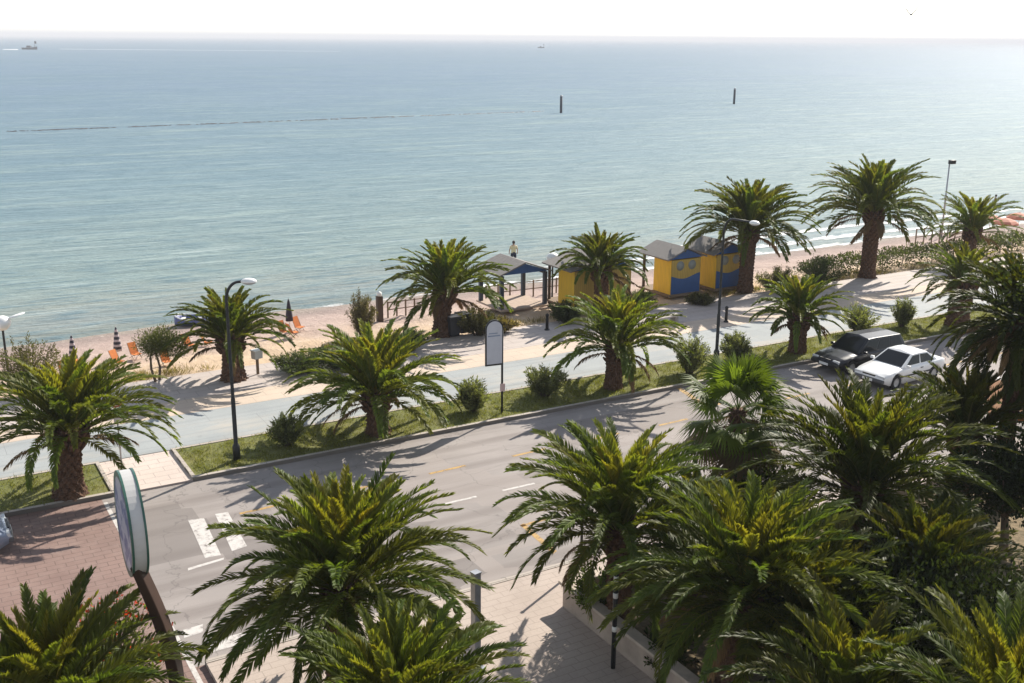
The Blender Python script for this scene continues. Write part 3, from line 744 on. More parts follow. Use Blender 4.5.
# ------------------------------------------------------------------ street furniture
m_black = pm('black metal', (.022, .024, .026), .45, .2, 8, .3)
m_white = pm('white enamel', (.78, .78, .76), .4, .06, 5)
m_steel = pm('grey steel', (.36, .37, .39), .45, .12, 6, .6)
m_dwood = pm('dark wood', (.07, .045, .03), .8, .35, 9, stretch=(6, 6, .6))
m_wood = pm('weathered wood', (.20, .14, .09), .85, .3, 9, stretch=(6, 6, .6))
m_glass = pm('dark glass', (.012, .015, .018), .12, .1, 3, 0, 0, 0, .25)
def street_lamp(label, loc, h, arm, rz=0):
    o = thing('street_lamp', label, 'street lamp', loc, rz, 'curved street lamps in the verge')
    mb = MB(); mb.lathe([(.0, 0), (.13, 0), (.13, .5), (.10, .56), (.075, .6), (.075, 2.2), (.06, 2.24), (.05, h*.86)], 12); mb.build('pole', m_black, o)
    mb = MB(); pts = []
    zc = h*.86; rr = min(.55, arm*.6)
    for k in range(11):
        a = PI*k/10*.5; pts.append((0, -rr*(1-math.cos(a)), zc - .05 + rr*1.4*math.sin(a)))
    pts.append((0, -arm*.85, pts[-1][2] + .03)); mb.tube(pts, [.05]*8 + [.045]*4, 10)
    z1 = pts[-1][2]; mb.build('arm', m_black, o)
    hb = MB(); Mr = Matrix.Rotation(R(8), 3, 'X')
    prof = [(.0, .09), (.10, .085), (.16, .06), (.205, .01), (.21, -.02), (.20, -.04)]
    vs = MB(); vs.lathe(prof, 20, (0, 0, 0))
    hb.add([(x*.85, y*1.25 - arm - .02, z + z1) for x, y, z in vs.v], vs.f, 0, True); hd = hb.build('lamp_head', m_white, o)
    gb = MB(); vs = MB(); vs.lathe([(.19, -.03), (.165, -.08), (.09, -.115), (0, -.12)], 20)
    gb.add([(x*.85, y*1.25 - arm - .02, z + z1) for x, y, z in vs.v], vs.f, 0, True)
    gb.build('lens', pm('grey lamp lens', (.35, .36, .37), .2, .1, 5), hd)
    return o
street_lamp('tall black lamp with short curved arm, standing in the grass near the crosswalk', on(237, 460), 6.55, .75, R(60))
street_lamp('tall black lamp with long arm, between the pair of oleanders by the huts', on(716, 362), 6.75, 1.85)
def globe_lamp(label, loc, h):
    o = thing('globe_lamp', label, 'street lamp', loc, 0, 'white globe lamps on the promenade')
    mb = MB(); mb.lathe([(0, 0), (.10, 0), (.10, .3), (.05, .4), (.045, h-.25)], 10); mb.build('pole', m_black, o)
    mb = MB(); mb.lathe([(.05, h-.25), (.16, h-.22), (.30, h-.08), (.36, h+.08), (.30, h+.24), (.14, h+.34), (0, h+.36)], 18); mb.build('globe', m_white, o)
    return o
gl = globe_lamp('white globe lamp with a tilted white plate, at the left edge of the beach', B(10, 388), 2.7)
mb = MB(); mb.lathe([(0, -.012), (.34, -.012), (.34, .012), (0, .012)], 20, (.56, -.05, 3.02), 0, Matrix.Rotation(R(-14), 3, 'Y') @ Matrix.Rotation(R(-8), 3, 'X')); mb.tube([(.1, 0, 2.85), (.45, -.03, 2.97)], .02, 6); mb.build('reflector_plate', m_white, gl)
globe_lamp('white globe lamp beside the open shelter', B(552, 303), 2.5)
# floodlight pole
p_ = B(941, 238)
o = thing('floodlight_pole', 'tall thin grey pole with a floodlight on top, by the beach', 'floodlight', p_)
mb = MB(); mb.tube([(0, 0, 0), (0, 0, 5.9)], [.09, .05], 8); mb.build('pole', m_steel, o)
mb = MB(); mb.box((.1, -.15, 5.95), (.5, .35, .3)); fl = mb.build('floodlight', m_black, o, bevel=.02)
mb = MB(); mb.box((.1, -.335, 5.95), (.42, .012, .22)); mb.build('lens', m_glass, fl)
# oval-topped sign
p_ = on(494, 414)
o = thing('street_sign', 'tall sign with round topped pale panel on a dark post', 'sign', p_, R(-8))
mb = MB(); mb.tube([(.33, 0, 0), (.33, 0, 3.3)], .045, 8); mb.build('post', m_black, o)
mb = MB(); pts = [(-.33, -.03, 1.95)] + [(-.0 + .36*math.cos(a) - 0, -.03, 3.38 + .36*math.sin(a)) for a in [PI - PI*k/14 for k in range(15)]] + [(.36, -.03, 1.95)]
pts[0] = (-.36, -.03, 1.95)
mb.prism(pts, (0, .06, 0)); fr = mb.build('frame', m_black, o)
mb = MB(); q = [(x*.86, -.036, 2.02 if z < 2 else 3.38 + (z-3.38)*.86) for x, y, z in pts]; mb.prism(q, (0, .004, 0)); q = [(x, .032, z) for x, y, z in q]; mb.prism(q, (0, .004, 0))
mb.build('panel', pm('pale grey panel', (.50, .52, .57), .4, .08, 2), o)
mb = MB(); mb.box((-.02, -.0385, 3.12), (.50, .004, .05)); mb.box((-.05, -.0385, 3.22), (.36, .004, .04)); mb.build('heading', pm('slate print', (.22, .27, .36), .5, .1, 4), o)
mb = MB(); mb.box((.33, -.05, 1.05), (.2, .02, .3)); mb.build('notice', pm('pink notice', (.55, .40, .38), .6, .1, 5), o)
# thin sign post at the path
p_ = G(122, 468, .1)
o = thing('sign_post', 'thin post with a small red and white sign, beside the pale path', 'sign', p_, R(15))
mb = MB(); mb.tube([(0, 0, 0), (0, 0, 2.6)], .03, 8); mb.build('post', m_steel, o)
mb = MB(); mb.lathe([(0, -.012), (.2, -.012), (.2, .012), (0, .012)], 20, (0, -.05, 2.35), 0, Matrix.Rotation(R(90), 3, 'X')); s_ = mb.build('sign_plate', pm('sign red', (.50, .09, .08), .4, .1, 5), o)
mb = MB(); mb.lathe([(0, -.002), (.14, -.002), (.14, .002), (0, .002)], 20, (0, -.066, 2.35), 0, Matrix.Rotation(R(90), 3, 'X')); mb.build('sign_face', m_white, s_)
mb = MB(); mb.box((0, -.045, 1.85), (.28, .02, .4)); mb.build('notice', pm('pale notice', (.62, .58, .58), .5, .1, 5), o)

# big round sign on a curved post, near left
top = G(131, 522, 5.3)
o = thing('round_sign', 'thick round sign with green rim and white edge on a brown curved post', 'sign', (top.x, top.y, 0), 0)
base = G(190, 730, .1) - Vector((top.x, top.y, 0))
base = Vector((base.x, base.y, .1))
# curved flat post
mb = MB(); rows = 14; vs = []; fs = []
camx = Vector((CT, -ST, 0)); camy = Vector((ST, CT, 0))
up_end = Vector((0, 0, 4.72)) + camx*.30
for i in range(rows+1):
    t = i/rows
    p = base.lerp(up_end, t) + camx*(.34*math.sin(t*PI)*.8) 
    wd = .105 + .04*math.sin(t*PI)
    for a, b in ((-1, -1), (1, -1), (1, 1), (-1, 1)): vs.append(p + camx*wd*a*.75 + camy*.16*b - camy*.55 - camx*.06)
for i in range(rows):
    for k in range(4): fs.append((i*4+k, i*4+(k+1) % 4, (i+1)*4+(k+1) % 4, (i+1)*4+k))
fs += [(3, 2, 1, 0), tuple(rows*4+k for k in range(4))]
mb.add(vs, fs); mb.build('post', pm('rust brown metal', (.055, .030, .022), .5, .2, 3), o, bevel=.02)
ax = (-camx*.885 - camy*.465).normalized(); zz = Vector((.0, 0, 1)) - camx*.22; zz = (zz - ax*zz.dot(ax)).normalized(); yy = zz.cross(ax)
Md = Matrix((zz, yy, ax)).transposed()
RD = .98; TD = .14
mb = MB(); mb.lathe([(0, -TD), (RD, -TD), (RD, TD), (0, TD)], 48, (0, 0, 5.3), 0, Md, False); dm = mb.build('drum', pm('off white enamel', (.50, .49, .47), .45, .07, 3), o)
for sgn in (-1, 1):
    mb = MB(); mb.lathe([(RD-.10, sgn*(TD+.004)), (RD+.015, sgn*(TD+.004)), (RD+.015, sgn*(TD-.035)), (RD+.002, sgn*(TD-.035))], 48, (0, 0, 5.3), 0, Md, False)
    mb.build('rim', pm('green rim', (.03, .10, .075), .4, .15, 3), dm)
    m_face = MATS.get('sign face')
    if not m_face:
        m_face = bpy.data.materials.new('sign face'); nt, _, L = nodes_of(m_face); v = coords(nt)
        vo = N(nt, 'ShaderNodeTexVoronoi', Scale=4.5); L.new(v, vo.inputs['Vector']); f1 = noise(nt, v, 3.2, 3)
        c = mixc(nt, (.42, .42, .50), (.10, .13, .28), ramp(nt, [(.5, 0), (.56, 1)], f1)); finish(nt, c, .35); MATS['sign face'] = m_face
    mb = MB(); mb.lathe([(0, sgn*(TD+.003)), (RD-.11, sgn*(TD+.003))], 48, (0, 0, 5.3), 0, Md, False); mb.build('face', m_face, dm)

# steel post near, striped post, small posts
tag(kind(bpy.data.objects.new('x', None), 'helper'), 'x', 'x') if False else None
p_ = G(476, 668, .115)
o = thing('steel_post', 'plain square grey steel post on the near pavement', 'post', p_, R(10))
mb = MB(); mb.box((0, 0, 1.2), (.17, .17, 2.4)); mb.build('shaft', m_steel, o, bevel=.012)
mb = MB(); mb.box((0, 0, 2.42), (.19, .19, .03)); mb.build('cap', m_steel, o); mb = MB(); mb.box((0, 0, .02), (.34, .34, .03)); mb.build('base_plate', m_steel, o)
p_ = G(613, 668, .115)
o = thing('striped_post', 'slim dark post with white bands at the end of the garden wall', 'post', p_)
mb = MB(); mb.tube([(0, 0, 0), (0, 0, 2.6)], .055, 10); mb.build('shaft', m_black, o)
for k in range(4):
    mb = MB(); mb.tube([(0, 0, .95+k*.42), (0, 0, 1.08+k*.42)], .058, 10); mb.build('band', m_white, o)
p_ = on(440, 551, .115); 
o = thing('kerb_post', 'short dark post hidden by fronds at the near kerb', 'post', G(581, 566, .115))
mb = MB(); mb.tube([(0, 0, 0), (0, 0, 2.2)], .04, 8); mb.build('shaft', m_black, o); mb = MB(); mb.lathe([(0, 2.26), (.055, 2.22), (.055, 2.18)], 8); mb.build('cap', m_black, o)
# small white box on post
o = thing('service_box', 'small white box on a short post at the edge of the sand', 'utility box', G(258, 374, .09), R(20))
mb = MB(); mb.box((0, 0, .35), (.09, .09, .7)); mb.build('post', m_wood, o); mb = MB(); mb.box((0, 0, .88), (.4, .3, .36)); mb.build('box', pm('dull white box', (.55, .54, .52), .6, .1, 4), o, bevel=.02)
mb = MB(); mb.box((0, 0, 1.075), (.46, .36, .03)); mb.build('lid', m_white, o)
# bins
bin0 = thing('waste_bin', 'dark waste bin next to the palm trunk, left of two', 'bin', G(453, 336, .09), 0, 'dark waste bins by the shelter')
mb = MB(); mb.box((0, 0, .5), (.5, .5, .9), taper=1.18); mb.build('body', pm('dark plastic', (.02, .022, .03), .5, .2, 5), bin0, bevel=.03)
mb = MB(); mb.box((0, 0, .995), (.64, .64, .08)); mb.build('lid', pm('dark plastic lid', (.03, .033, .045), .45, .2, 5), bin0, bevel=.03)
for sx_ in (-1, 1):
    mb = MB(); mb.lathe([(0, -.03), (.09, -.03), (.09, .03), (0, .03)], 14, (sx_*.22, .24, .09), 0, Matrix.Rotation(R(90), 3, 'Y')); mb.build('wheel', m_black, bin0)
dup(bin0, G(463, 333, .09), .05, 'dark waste bin nearer the open shelter, right of two')
# bench
def bench(label, loc, rz):
    o = thing('bench', label, 'bench', loc, rz)
    mb = MB(); mb.box((0, 0, .44), (1.9, .5, .09)); mb.build('seat', pm('pale stone', (.52, .47, .43), .8, .15, 5), o, bevel=.02)
    for s in (-.7, .7):
        mb = MB(); mb.box((s, 0, .2), (.2, .4, .395)); mb.build('leg', pm('grey stone', (.34, .31, .29), .85, .15, 5), o, bevel=.02)
    return o
bench('pale stone bench on the promenade in front of the left yellow hut', G(664, 325, .09), R(5))
b0 = thing('bollard', 'short dark bollard on the promenade beside the shadowed palm', 'bollard', G(726, 322, .09), 0, 'short dark bollards')
mb = MB(); mb.lathe([(0, 0), (.08, 0), (.07, .7), (.09, .72), (.09, .8), (0, .86)], 12); mb.build('shaft', m_black, b0)
mb = MB(); mb.lathe([(.13, 0), (.13, .05), (.08, .07)], 12); mb.build('base', m_black, b0)
dup(b0, G(547, 330, .09), 0, 'short dark bollard in front of the open shelter')
# beach posts
o = thing('beach_post', 'square dark wooden post with a white cap beside the tamarisk', 'post', B(380, 322))
mb = MB(); mb.box((0, 0, .7), (.3, .3, 1.4)); mb.build('shaft', m_dwood, o, bevel=.02); mb = MB(); mb.lathe([(.10, 1.4), (.14, 1.46), (.12, 1.6), (0, 1.66)], 12); mb.build('cap', m_white, o)

# fence of thin rails behind the shelter
def rail_fence(label, a, b, h, n):
    o = thing('rail_fence', label, 'fence', a); d = b - a
    for k in range(n+1):
        p = d*k/n; mb = MB(); mb.box((p.x, p.y, h/2 + p.z), (.07, .07, h)); mb.build('post', m_wood, o)
    mb = MB()
    for z in (h*.5, h*.93): mb.tube([(0, 0, z), (d.x, d.y, z + d.z)], .03, 6)
    mb.build('rail', m_wood, o); return o
rail_fence('thin wooden rail fence on the sand behind the open shelter', B(486, 302), B(622, 286), 1.0, 12)
rail_fence('low wooden rail fence between the beach post and the palm', B(388, 318), B(432, 312), .9, 5)
rail_fence('weathered fence on the beach near the floodlight pole', B(915, 246), B(962, 240), 1.3, 6)

# ------------------------------------------------------------------ huts
m_roof = bpy.data.materials.new('grey boarded roof'); nt, _, L = nodes_of(m_roof)
v = coords(nt); f1 = noise(nt, coords(nt, (.6, 6, 6)), 2, 5, .6); f2 = noise(nt, v, 1.2, 4)
wv = N(nt, 'ShaderNodeTexWave', Scale=1.6, Distortion=.3, wave_type='BANDS', bands_direction='Y'); L.new(v, wv.inputs['Vector'])
c = mixc(nt, ramp(nt, [(.3, (.15, .135, .125)), (.7, (.235, .21, .195))], f1), (.10, .125, .115), ramp(nt, [(0, .8), (.10, 0)], wv.outputs['Fac']))
finish(nt, c, .8, f1, .3, .02)
m_yell = pm('yellow paint', (.80, .50, .015), .55, .10, 3, stretch=(4, 4, .5))
m_blue = pm('blue paint', (.025, .085, .24), .5, .12, 3)
m_navy = pm('navy paint', (.03, .045, .075), .5, .12, 3)
m_tan = pm('tan painted boards', (.50, .33, .07), .6, .12, 3, stretch=(4, 4, .5))
m_gry = pm('mural grey', (.26, .27, .25), .6, .12, 4)
EAVE, RIDGE, RW, RDp = 1.95, 2.55, 2.75, 2.6
def gable_roof(o, w, d, e, r, mat=m_roof, th=.07):
    # ridge along local y, front (road side) at y=0
    rf = MB()
    for s in (-1, 1):
        rf.prism([(s*w/2, -.15, e), (s*.0, -.15, r), (s*.0, -.15, r+th), (s*(w/2+.02), -.15, e+th)], (0, d+.3, 0))
    ro = rf.build('roof', mat, o)
    return ro
def hut(label, loc, w=2.1, mural=True):
    o = thing('beach_hut', label, 'beach hut', loc, 0, 'yellow beach huts')
    d = 1.55
    wl = MB(); t = .05
    wl.box((-w/2+t/2, d/2, EAVE/2), (t, d, EAVE)); wl.box((w/2-t/2, d/2, EAVE/2), (t, d, EAVE)); wl.box((0, d-t/2, EAVE/2), (w-2*t, t, EAVE)); wl.box((0, t/2, EAVE/2), (w-2*t, t, EAVE))
    wo = wl.build('walls', m_yell, o)
    mb = MB(); mb.prism([(-w/2+.02, -.012, .0), (w/2-.02, -.012, .0), (w/2-.02, -.012, EAVE-.02), (-w/2+.02, -.012, EAVE-.02)], (0, .01, 0)); ff = mb.build('front_boards', m_tan, o)
    top = [(-w/2+.03 + (w-.06)*k/24, -.022, .98 + .13*math.sin(k/24*2*PI*.8+2.6)) for k in range(25)]
    mb = MB(); mb.prism([(-w/2+.03, -.022, .01)] + [(w/2-.03, -.022, .01)] + top[::-1], (0, .008, 0)); 
    if mural: mb.build('wave_mural', m_blue, ff)
    if mural:
        for s in (-.42, .42):
            mb = MB(); mb.lathe([(0, 0), (.27, 0), (.27, .008), (0, .008)], 22, (s, -.024, 1.60), 0, Matrix.Rotation(R(-90), 3, 'X')); mb.build('round_mural', m_gry, ff)
    gable_roof(o, w+.65, RDp, EAVE+.02, RIDGE)
    e2 = EAVE + .0
    for y in (-.06, RDp-.02):
        mb = MB(); mb.prism([(-w/2-.12, y, e2+.06), (w/2+.12, y, e2+.06), (0, y, RIDGE-.04)], (0, .05, 0)); mb.build('gable', m_blue, o)
    for s in (-1, 1):
        mb = MB(); mb.box((s*(w/2-.02), RDp-.1, EAVE/2-.3), (.12, .12, EAVE+.58)); mb.build('post', m_dwood, o)
    mb = MB(); mb.box((0, RDp/2, -.06), (w+.3, RDp+.3, .12)); mb.build('floor', m_wood, o)
    return o
hp = G(670, 295, .2); hp2 = G(701, 293, .2)
for mm in (m_yell, m_tan):
    nt = mm.node_tree; pb = [n for n in nt.nodes if n.type == 'BSDF_PRINCIPLED'][0]; src = pb.inputs['Base Color'].links[0].from_socket
    wv = N(nt, 'ShaderNodeTexWave', Scale=2.6, Distortion=0, wave_type='BANDS', bands_direction='X' if mm is m_tan else 'Y'); nt.links.new(coords(nt), wv.inputs['Vector'])
    nt.links.new(mixc(nt, src, (.20, .12, .02), ramp(nt, [(0, .6), (.08, 0)], wv.outputs['Fac'])), pb.inputs['Base Color'])
HX = hp.x + 1.05; HY = hp.y
hut('left of the two bright yellow huts, wave mural and two grey discs on its front', (HX, HY, .2))
STEP = 3.25
hut('right yellow hut, partly behind the tall dark palm', (HX+STEP, HY, .2))
hut('wide yellow hut with grey roof half hidden behind two overlapping palms', (HX-2*STEP+.85, HY, .2), 3.7, False)
gp = G(509, 309, .09)
o = thing('open_shelter', 'open beach shelter with grey roof and blue gable on dark posts', 'shelter', (gp.x+.95, gp.y, .08))
for x in (-1.35, 1.35):
    for y in (.1, 2.4):
        mb = MB(); mb.box((x, y, .91), (.2, .2, 1.82)); mb.build('post', m_navy, o, bevel=.01)
gable_roof(o, 3.2, 2.5, 1.84, 2.42)
for y in (-.05, 2.5):
    mb = MB(); mb.prism([(-1.5, y, 1.88), (1.5, y, 1.88), (0, y, 2.39)], (0, .05, 0)); mb.build('gable', m_blue, o)
mb = MB()
for x in (-1.35, 1.35): mb.box((x, 1.25, 1.76), (.1, 2.1, .12))
mb.build('beam', m_dwood, o)
mb = MB(); mb.box((0, 1.25, -.03), (3.0, 2.8, .1)); mb.build('floor', pm('sandy boards', (.42, .32, .25), .85, .15, 5), o)

# ------------------------------------------------------------------ beach things
m_or = pm('orange canvas', (.56, .17, .035), .8, .12, 4)
CHS = .66
ch0 = thing('beach_chair', 'orange canvas beach chair nearest the small round tree, on its left', 'beach chair', B(136, 361), R(20), 'orange beach chairs on the sand')
mb = MB(); Mc = Matrix.Rotation(R(-25), 3, 'X'); mb.box((0, .28, .72), (.58, .03, .8), 0, Mc); mb.build('backrest', m_or, ch0)
mb = MB(); mb.box((0, -.1, .34), (.58, .55, .03)); mb.build('seat', m_or, ch0)
for sx_ in (-.31, .31):
    mb = MB(); mb.tube([(sx_, -.35, .36), (sx_, .35, 0)], .018, 6); mb.tube([(sx_, .46, 1.1), (sx_, .1, .36), (sx_, -.3, 0)], .018, 6); mb.build('frame', m_wood, ch0)
GO = [(118, 366, 35, 'orange beach chair standing beside the taller folded striped umbrella'), (66, 378, 10, 'orange beach chair seen through the fronds of the tallest verge palm'),
      (84, 376, 60, 'orange beach chair half behind a frond, right of another'), (167, 366, 15, 'orange beach chair behind the stems of the small round tree'),
      (189, 349, 25, 'orange beach chair between the round tree and the low wide palm'), (207, 347, 70, 'low orange chair touching the fronds of the low wide palm'),
      (284, 335, 20, 'orange beach chair by the dark folded umbrella, left of two'), (299, 331, 25, 'orange beach chair by the dark folded umbrella, right of two'),
      (293, 337, 100, 'small orange chair lying low in front of the dark folded umbrella')]
ch0.scale = (CHS,)*3
for x, y, a, lb in GO: dup(ch0, B(x, y), R(a), lb)
m_str = bpy.data.materials.new('striped canvas'); nt, _, L = nodes_of(m_str)
v = coords(nt); sx = N(nt, 'ShaderNodeSeparateXYZ'); L.new(v, sx.inputs[0])
mu = N(nt, 'ShaderNodeMath', operation='MULTIPLY'); mu.inputs[1].default_value = 3.6; L.new(sx.outputs['Z'], mu.inputs[0])
fr = N(nt, 'ShaderNodeMath', operation='FRACT'); L.new(mu.outputs[0], fr.inputs[0])
finish(nt, ramp(nt, [(.0, (.03, .028, .045)), (.55, (.45, .38, .40))], fr.outputs[0], 'CONSTANT'), .8)
def folded_umbrella(label, loc, mat):
    o = thing('folded_umbrella', label, 'beach umbrella', loc, 0, 'folded beach umbrellas')
    mb = MB(); mb.tube([(0, 0, 0), (0, 0, 2.1)], .025, 8); mb.build('pole', m_white, o)
    o.scale = (.8, .8, .82)
    mb = MB(); mb.lathe([(.05, .75), (.24, .72), (.21, 1.1), (.15, 1.5), (.08, 1.9), (.02, 2.1), (0, 2.16)], 14); mb.build('canopy', mat, o)
    return o
folded_umbrella('folded striped umbrella rising behind the tallest verge palm', B(75, 372), m_str)
folded_umbrella('folded striped umbrella standing clear on the sand beside orange chairs', B(119, 363), m_str)
folded_umbrella('folded dark umbrella beside two orange chairs near the low wide palm', B(290, 332), pm('dark canvas', (.03, .03, .045), .8, .2, 5))
def rowboat(label, loc, rz, col, col2, L=2.6, name='rowing_boat'):
    o = thing(name, label, 'boat', loc, rz)
    mb = MB(); n = 14; vs = []; fs = []; prof = 9
    for i in range(n+1):
        t = i/n*2-1; hw = .62*(1-abs(t)**2.6)**.8 + .02; sheer = .42 + .16*t*t
        for k in range(prof):
            a = PI*k/(prof-1); vs.append((t*L/2, -hw*math.cos(a), sheer - (sheer-.02)*math.sin(a)**.7))
    for i in range(n):
        for k in range(prof-1): fs.append((i*prof+k, (i+1)*prof+k, (i+1)*prof+k+1, i*prof+k+1))
    mb.add(vs, fs, 0, True); h = mb.build('hull', col, o); s = h.modifiers.new('thick', 'SOLIDIFY'); s.thickness = .04
    mb = MB()
    for sg in (-1, 1): mb.tube([(t*L/2, sg*(.62*(1-abs(t)**2.6)**.8+.02), .44+.16*t*t) for t in [i/n*2-1 for i in range(n+1)]], .04, 6)
    mb.build('gunwale', col2, o)
    for x in (-.45, .4):
        mb = MB(); mb.box((x, 0, .33), (.22, 1.0, .04)); mb.build('thwart', col2, o)
    return o
rowboat('small white and blue rowing boat pulled up near the waterline', B(192, 325), R(-20), pm('blue hull', (.10, .12, .30), .5, .2, 4), m_white, 1.8)
# orange parasols far right
m_par = pm('red orange canvas', (.50, .17, .10), .75, .1, 4)
pa = thing('parasol', 'open orange parasol at the far right of the beach, leftmost of four', 'beach umbrella', B(972, 240), 0, 'open orange parasols')
mb = MB(); mb.tube([(0, 0, 0), (0, 0, 2.3)], .03, 8); mb.build('pole', m_white, pa)
mb = MB(); mb.lathe([(0, 2.35), (.5, 2.25), (1.0, 2.05), (1.3, 1.85), (1.3, 1.72)], 8, smooth=False); cn = mb.build('canopy', m_par, pa)
mb = MB(); mb.lathe([(.03, 2.34), (.04, 2.42), (0, 2.5)], 8); mb.build('finial', m_white, cn)
pa.scale = (.75, .75, .75)
for x, y, lb in [(988, 237, 'open orange parasol at the far right, second of the four from the left'), (1003, 240, 'open orange parasol half behind the shaggy palm, third of the four'), (1017, 235, 'open orange parasol at the right edge, last of the four')]: dup(pa, B(x, y), .3, lb)

# ------------------------------------------------------------------ sea marks, boats, bird
for x, y, h, lb in [(561, 113, 3.4, 'dark marker pile in the sea, nearer the middle'), (734, 104, 3.5, 'dark marker pile in the sea, farther right')]:
    p_ = G(x, y, SEA)
    o = thing('marker_pile', lb, 'marker post', p_, 0, 'marker piles in the sea')
    mb = MB(); mb.tube([(0, 0, -1), (0, 0, h)], .27, 12); mb.build('shaft', pm('dark tarred pile', (.05, .055, .065), .7, .2, 3), o)
    mb = MB(); mb.lathe([(.30, h), (.30, h+.25), (0, h+.35)], 12); mb.build('cap', m_steel, o)
def motor_boat(label, loc, rz, L):
    o = thing('motor_boat', label, 'boat', loc, rz); k = L/8
    mb = MB(); n = 12; vs = []; fs = []; pr = 7
    for i in range(n+1):
        t = i/n; hw = 1.3*k*(1 - max(0, (t-.45)/.55)**2.2) + .03; z = k*(1.0 + .9*max(0, t-.4)**2*2)
        for q in range(pr):
            a = PI*q/(pr-1); vs.append(((t-.5)*L, -hw*math.cos(a), z - (z+.3*k)*math.sin(a)**.6))
    for i in range(n):
        for q in range(pr-1): fs.append((i*pr+q, (i+1)*pr+q, (i+1)*pr+q+1, i*pr+q+1))
    for i in range(n): fs.append((i*pr, i*pr+pr-1, (i+1)*pr+pr-1, (i+1)*pr))
    fs.append(tuple(range(pr))); mb.add(vs, fs, 0, False); mb.build('hull', pm('slate hull', (.07, .085, .11), .5, .2, 1), o)
    mb = MB(); mb.box((-.05*L, 0, 1.5*k), (2.4*k, 1.7*k, 1.1*k), taper=.8); cb = mb.build('cabin', pm('dull boat cabin', (.16, .19, .22), .5, .1, 1), o)
    mb = MB(); mb.box((-.05*L, 0, 1.65*k), (2.25*k, 1.72*k, .4*k), taper=.92); mb.build('window', m_glass, cb)
    mb = MB(); mb.tube([(.32*L, 0, 1.2*k), (.40*L, 0, 3.6*k)], .09*k, 6); mb.box((.41*L, 0, 3.7*k), (.9*k, .5*k, 1.3*k)); mb.build('mast', pm('dark mast', (.03, .035, .04), .6, .2, 1), o)
    return o
q1 = G(30, 49.5, SEA); d_ = math.atan2(-ST, CT)
motor_boat('dark motor boat with a white wake near the horizon at far left', (q1.x, q1.y, SEA), d_, 16)
q2 = G(541, 48, SEA)
motor_boat('lone small boat near the horizon above the middle of the beach', (q2.x, q2.y, SEA), d_, 11)
m_wake = pm('wake foam', (.75, .77, .78), .7, .06, .02)
mb = MB()
def wake(a, b, za, zb):
    A, B_ = G(*a, SEA), G(*b, SEA); A2, B2 = G(a[0], a[1]+za, SEA), G(b[0], b[1]+zb, SEA)
    mb.add([(p.x, p.y, SEA+.12) for p in (A, B_, B2, A2)], [(0, 1, 2, 3)])
wake((3, 49.4), (18, 49.2), .5, .8); wake((60, 49.0), (340, 51.4), .22, .12)
kind(mb.build('wake', m_wake), 'structure')
# submerged breakwater breaking the surface as a dark line of stones
mb = MB(); rng = np.random.RandomState(5); a, b = G(0, 132, SEA), G(540, 111.5, SEA)
for i in range(330):
    t = (int(rng.rand()*24) + rng.rand()*rng.uniform(.2, 1))/24; p = a.lerp(b, 1-t); s = rng.uniform(.2, .8)*(1 if .3 < t < .95 else .6)
    c_ = Vector((p.x + rng.normal(0, .8), p.y + rng.normal(0, .35), SEA - .12)); vs = [c_ + Vector((s*math.cos(k*PI/3)*rng.uniform(.9, 1.7), s*.45*math.sin(k*PI/3), rng.uniform(.03, .1))) for k in range(6)]
    mb.add(vs + [c_ + Vector((0, 0, .26))], [(k, (k+1) % 6, 6) for k in range(6)], 0, True)
kind(mb.build('reef', pm('wet dark stones', (.06, .058, .062), .5, .3, 1)), 'structure')
# gull
gp_ = CAM + ray(911, 15).normalized()*95
o = thing('seagull', 'small dark bird flying in the pale sky', 'bird', gp_, R(20))
mb = MB(); n = 9
for i in range(n):
    pass
mb.tube([(-.28, 0, 0), (-.18, 0, .02), (0, 0, .03), (.16, 0, .04), (.24, 0, .06), (.32, 0, .05)], [.015, .05, .08, .06, .045, .01], 10)
for s in (-1, 1):
    mb.add([(.08, s*.05, .05), (-.10, s*.05, .05), (-.12, s*.32, .34), (.05, s*.32, .36), (-.14, s*.52, .60), (-.06, s*.56, .64)], [(0, 1, 2, 3), (3, 2, 4, 5)], 0)
bd = mb.build('body', pm('bird grey', (.12, .12, .13), .8, .2, 5), o); sm = bd.modifiers.new('thick', 'SOLIDIFY'); sm.thickness = .015

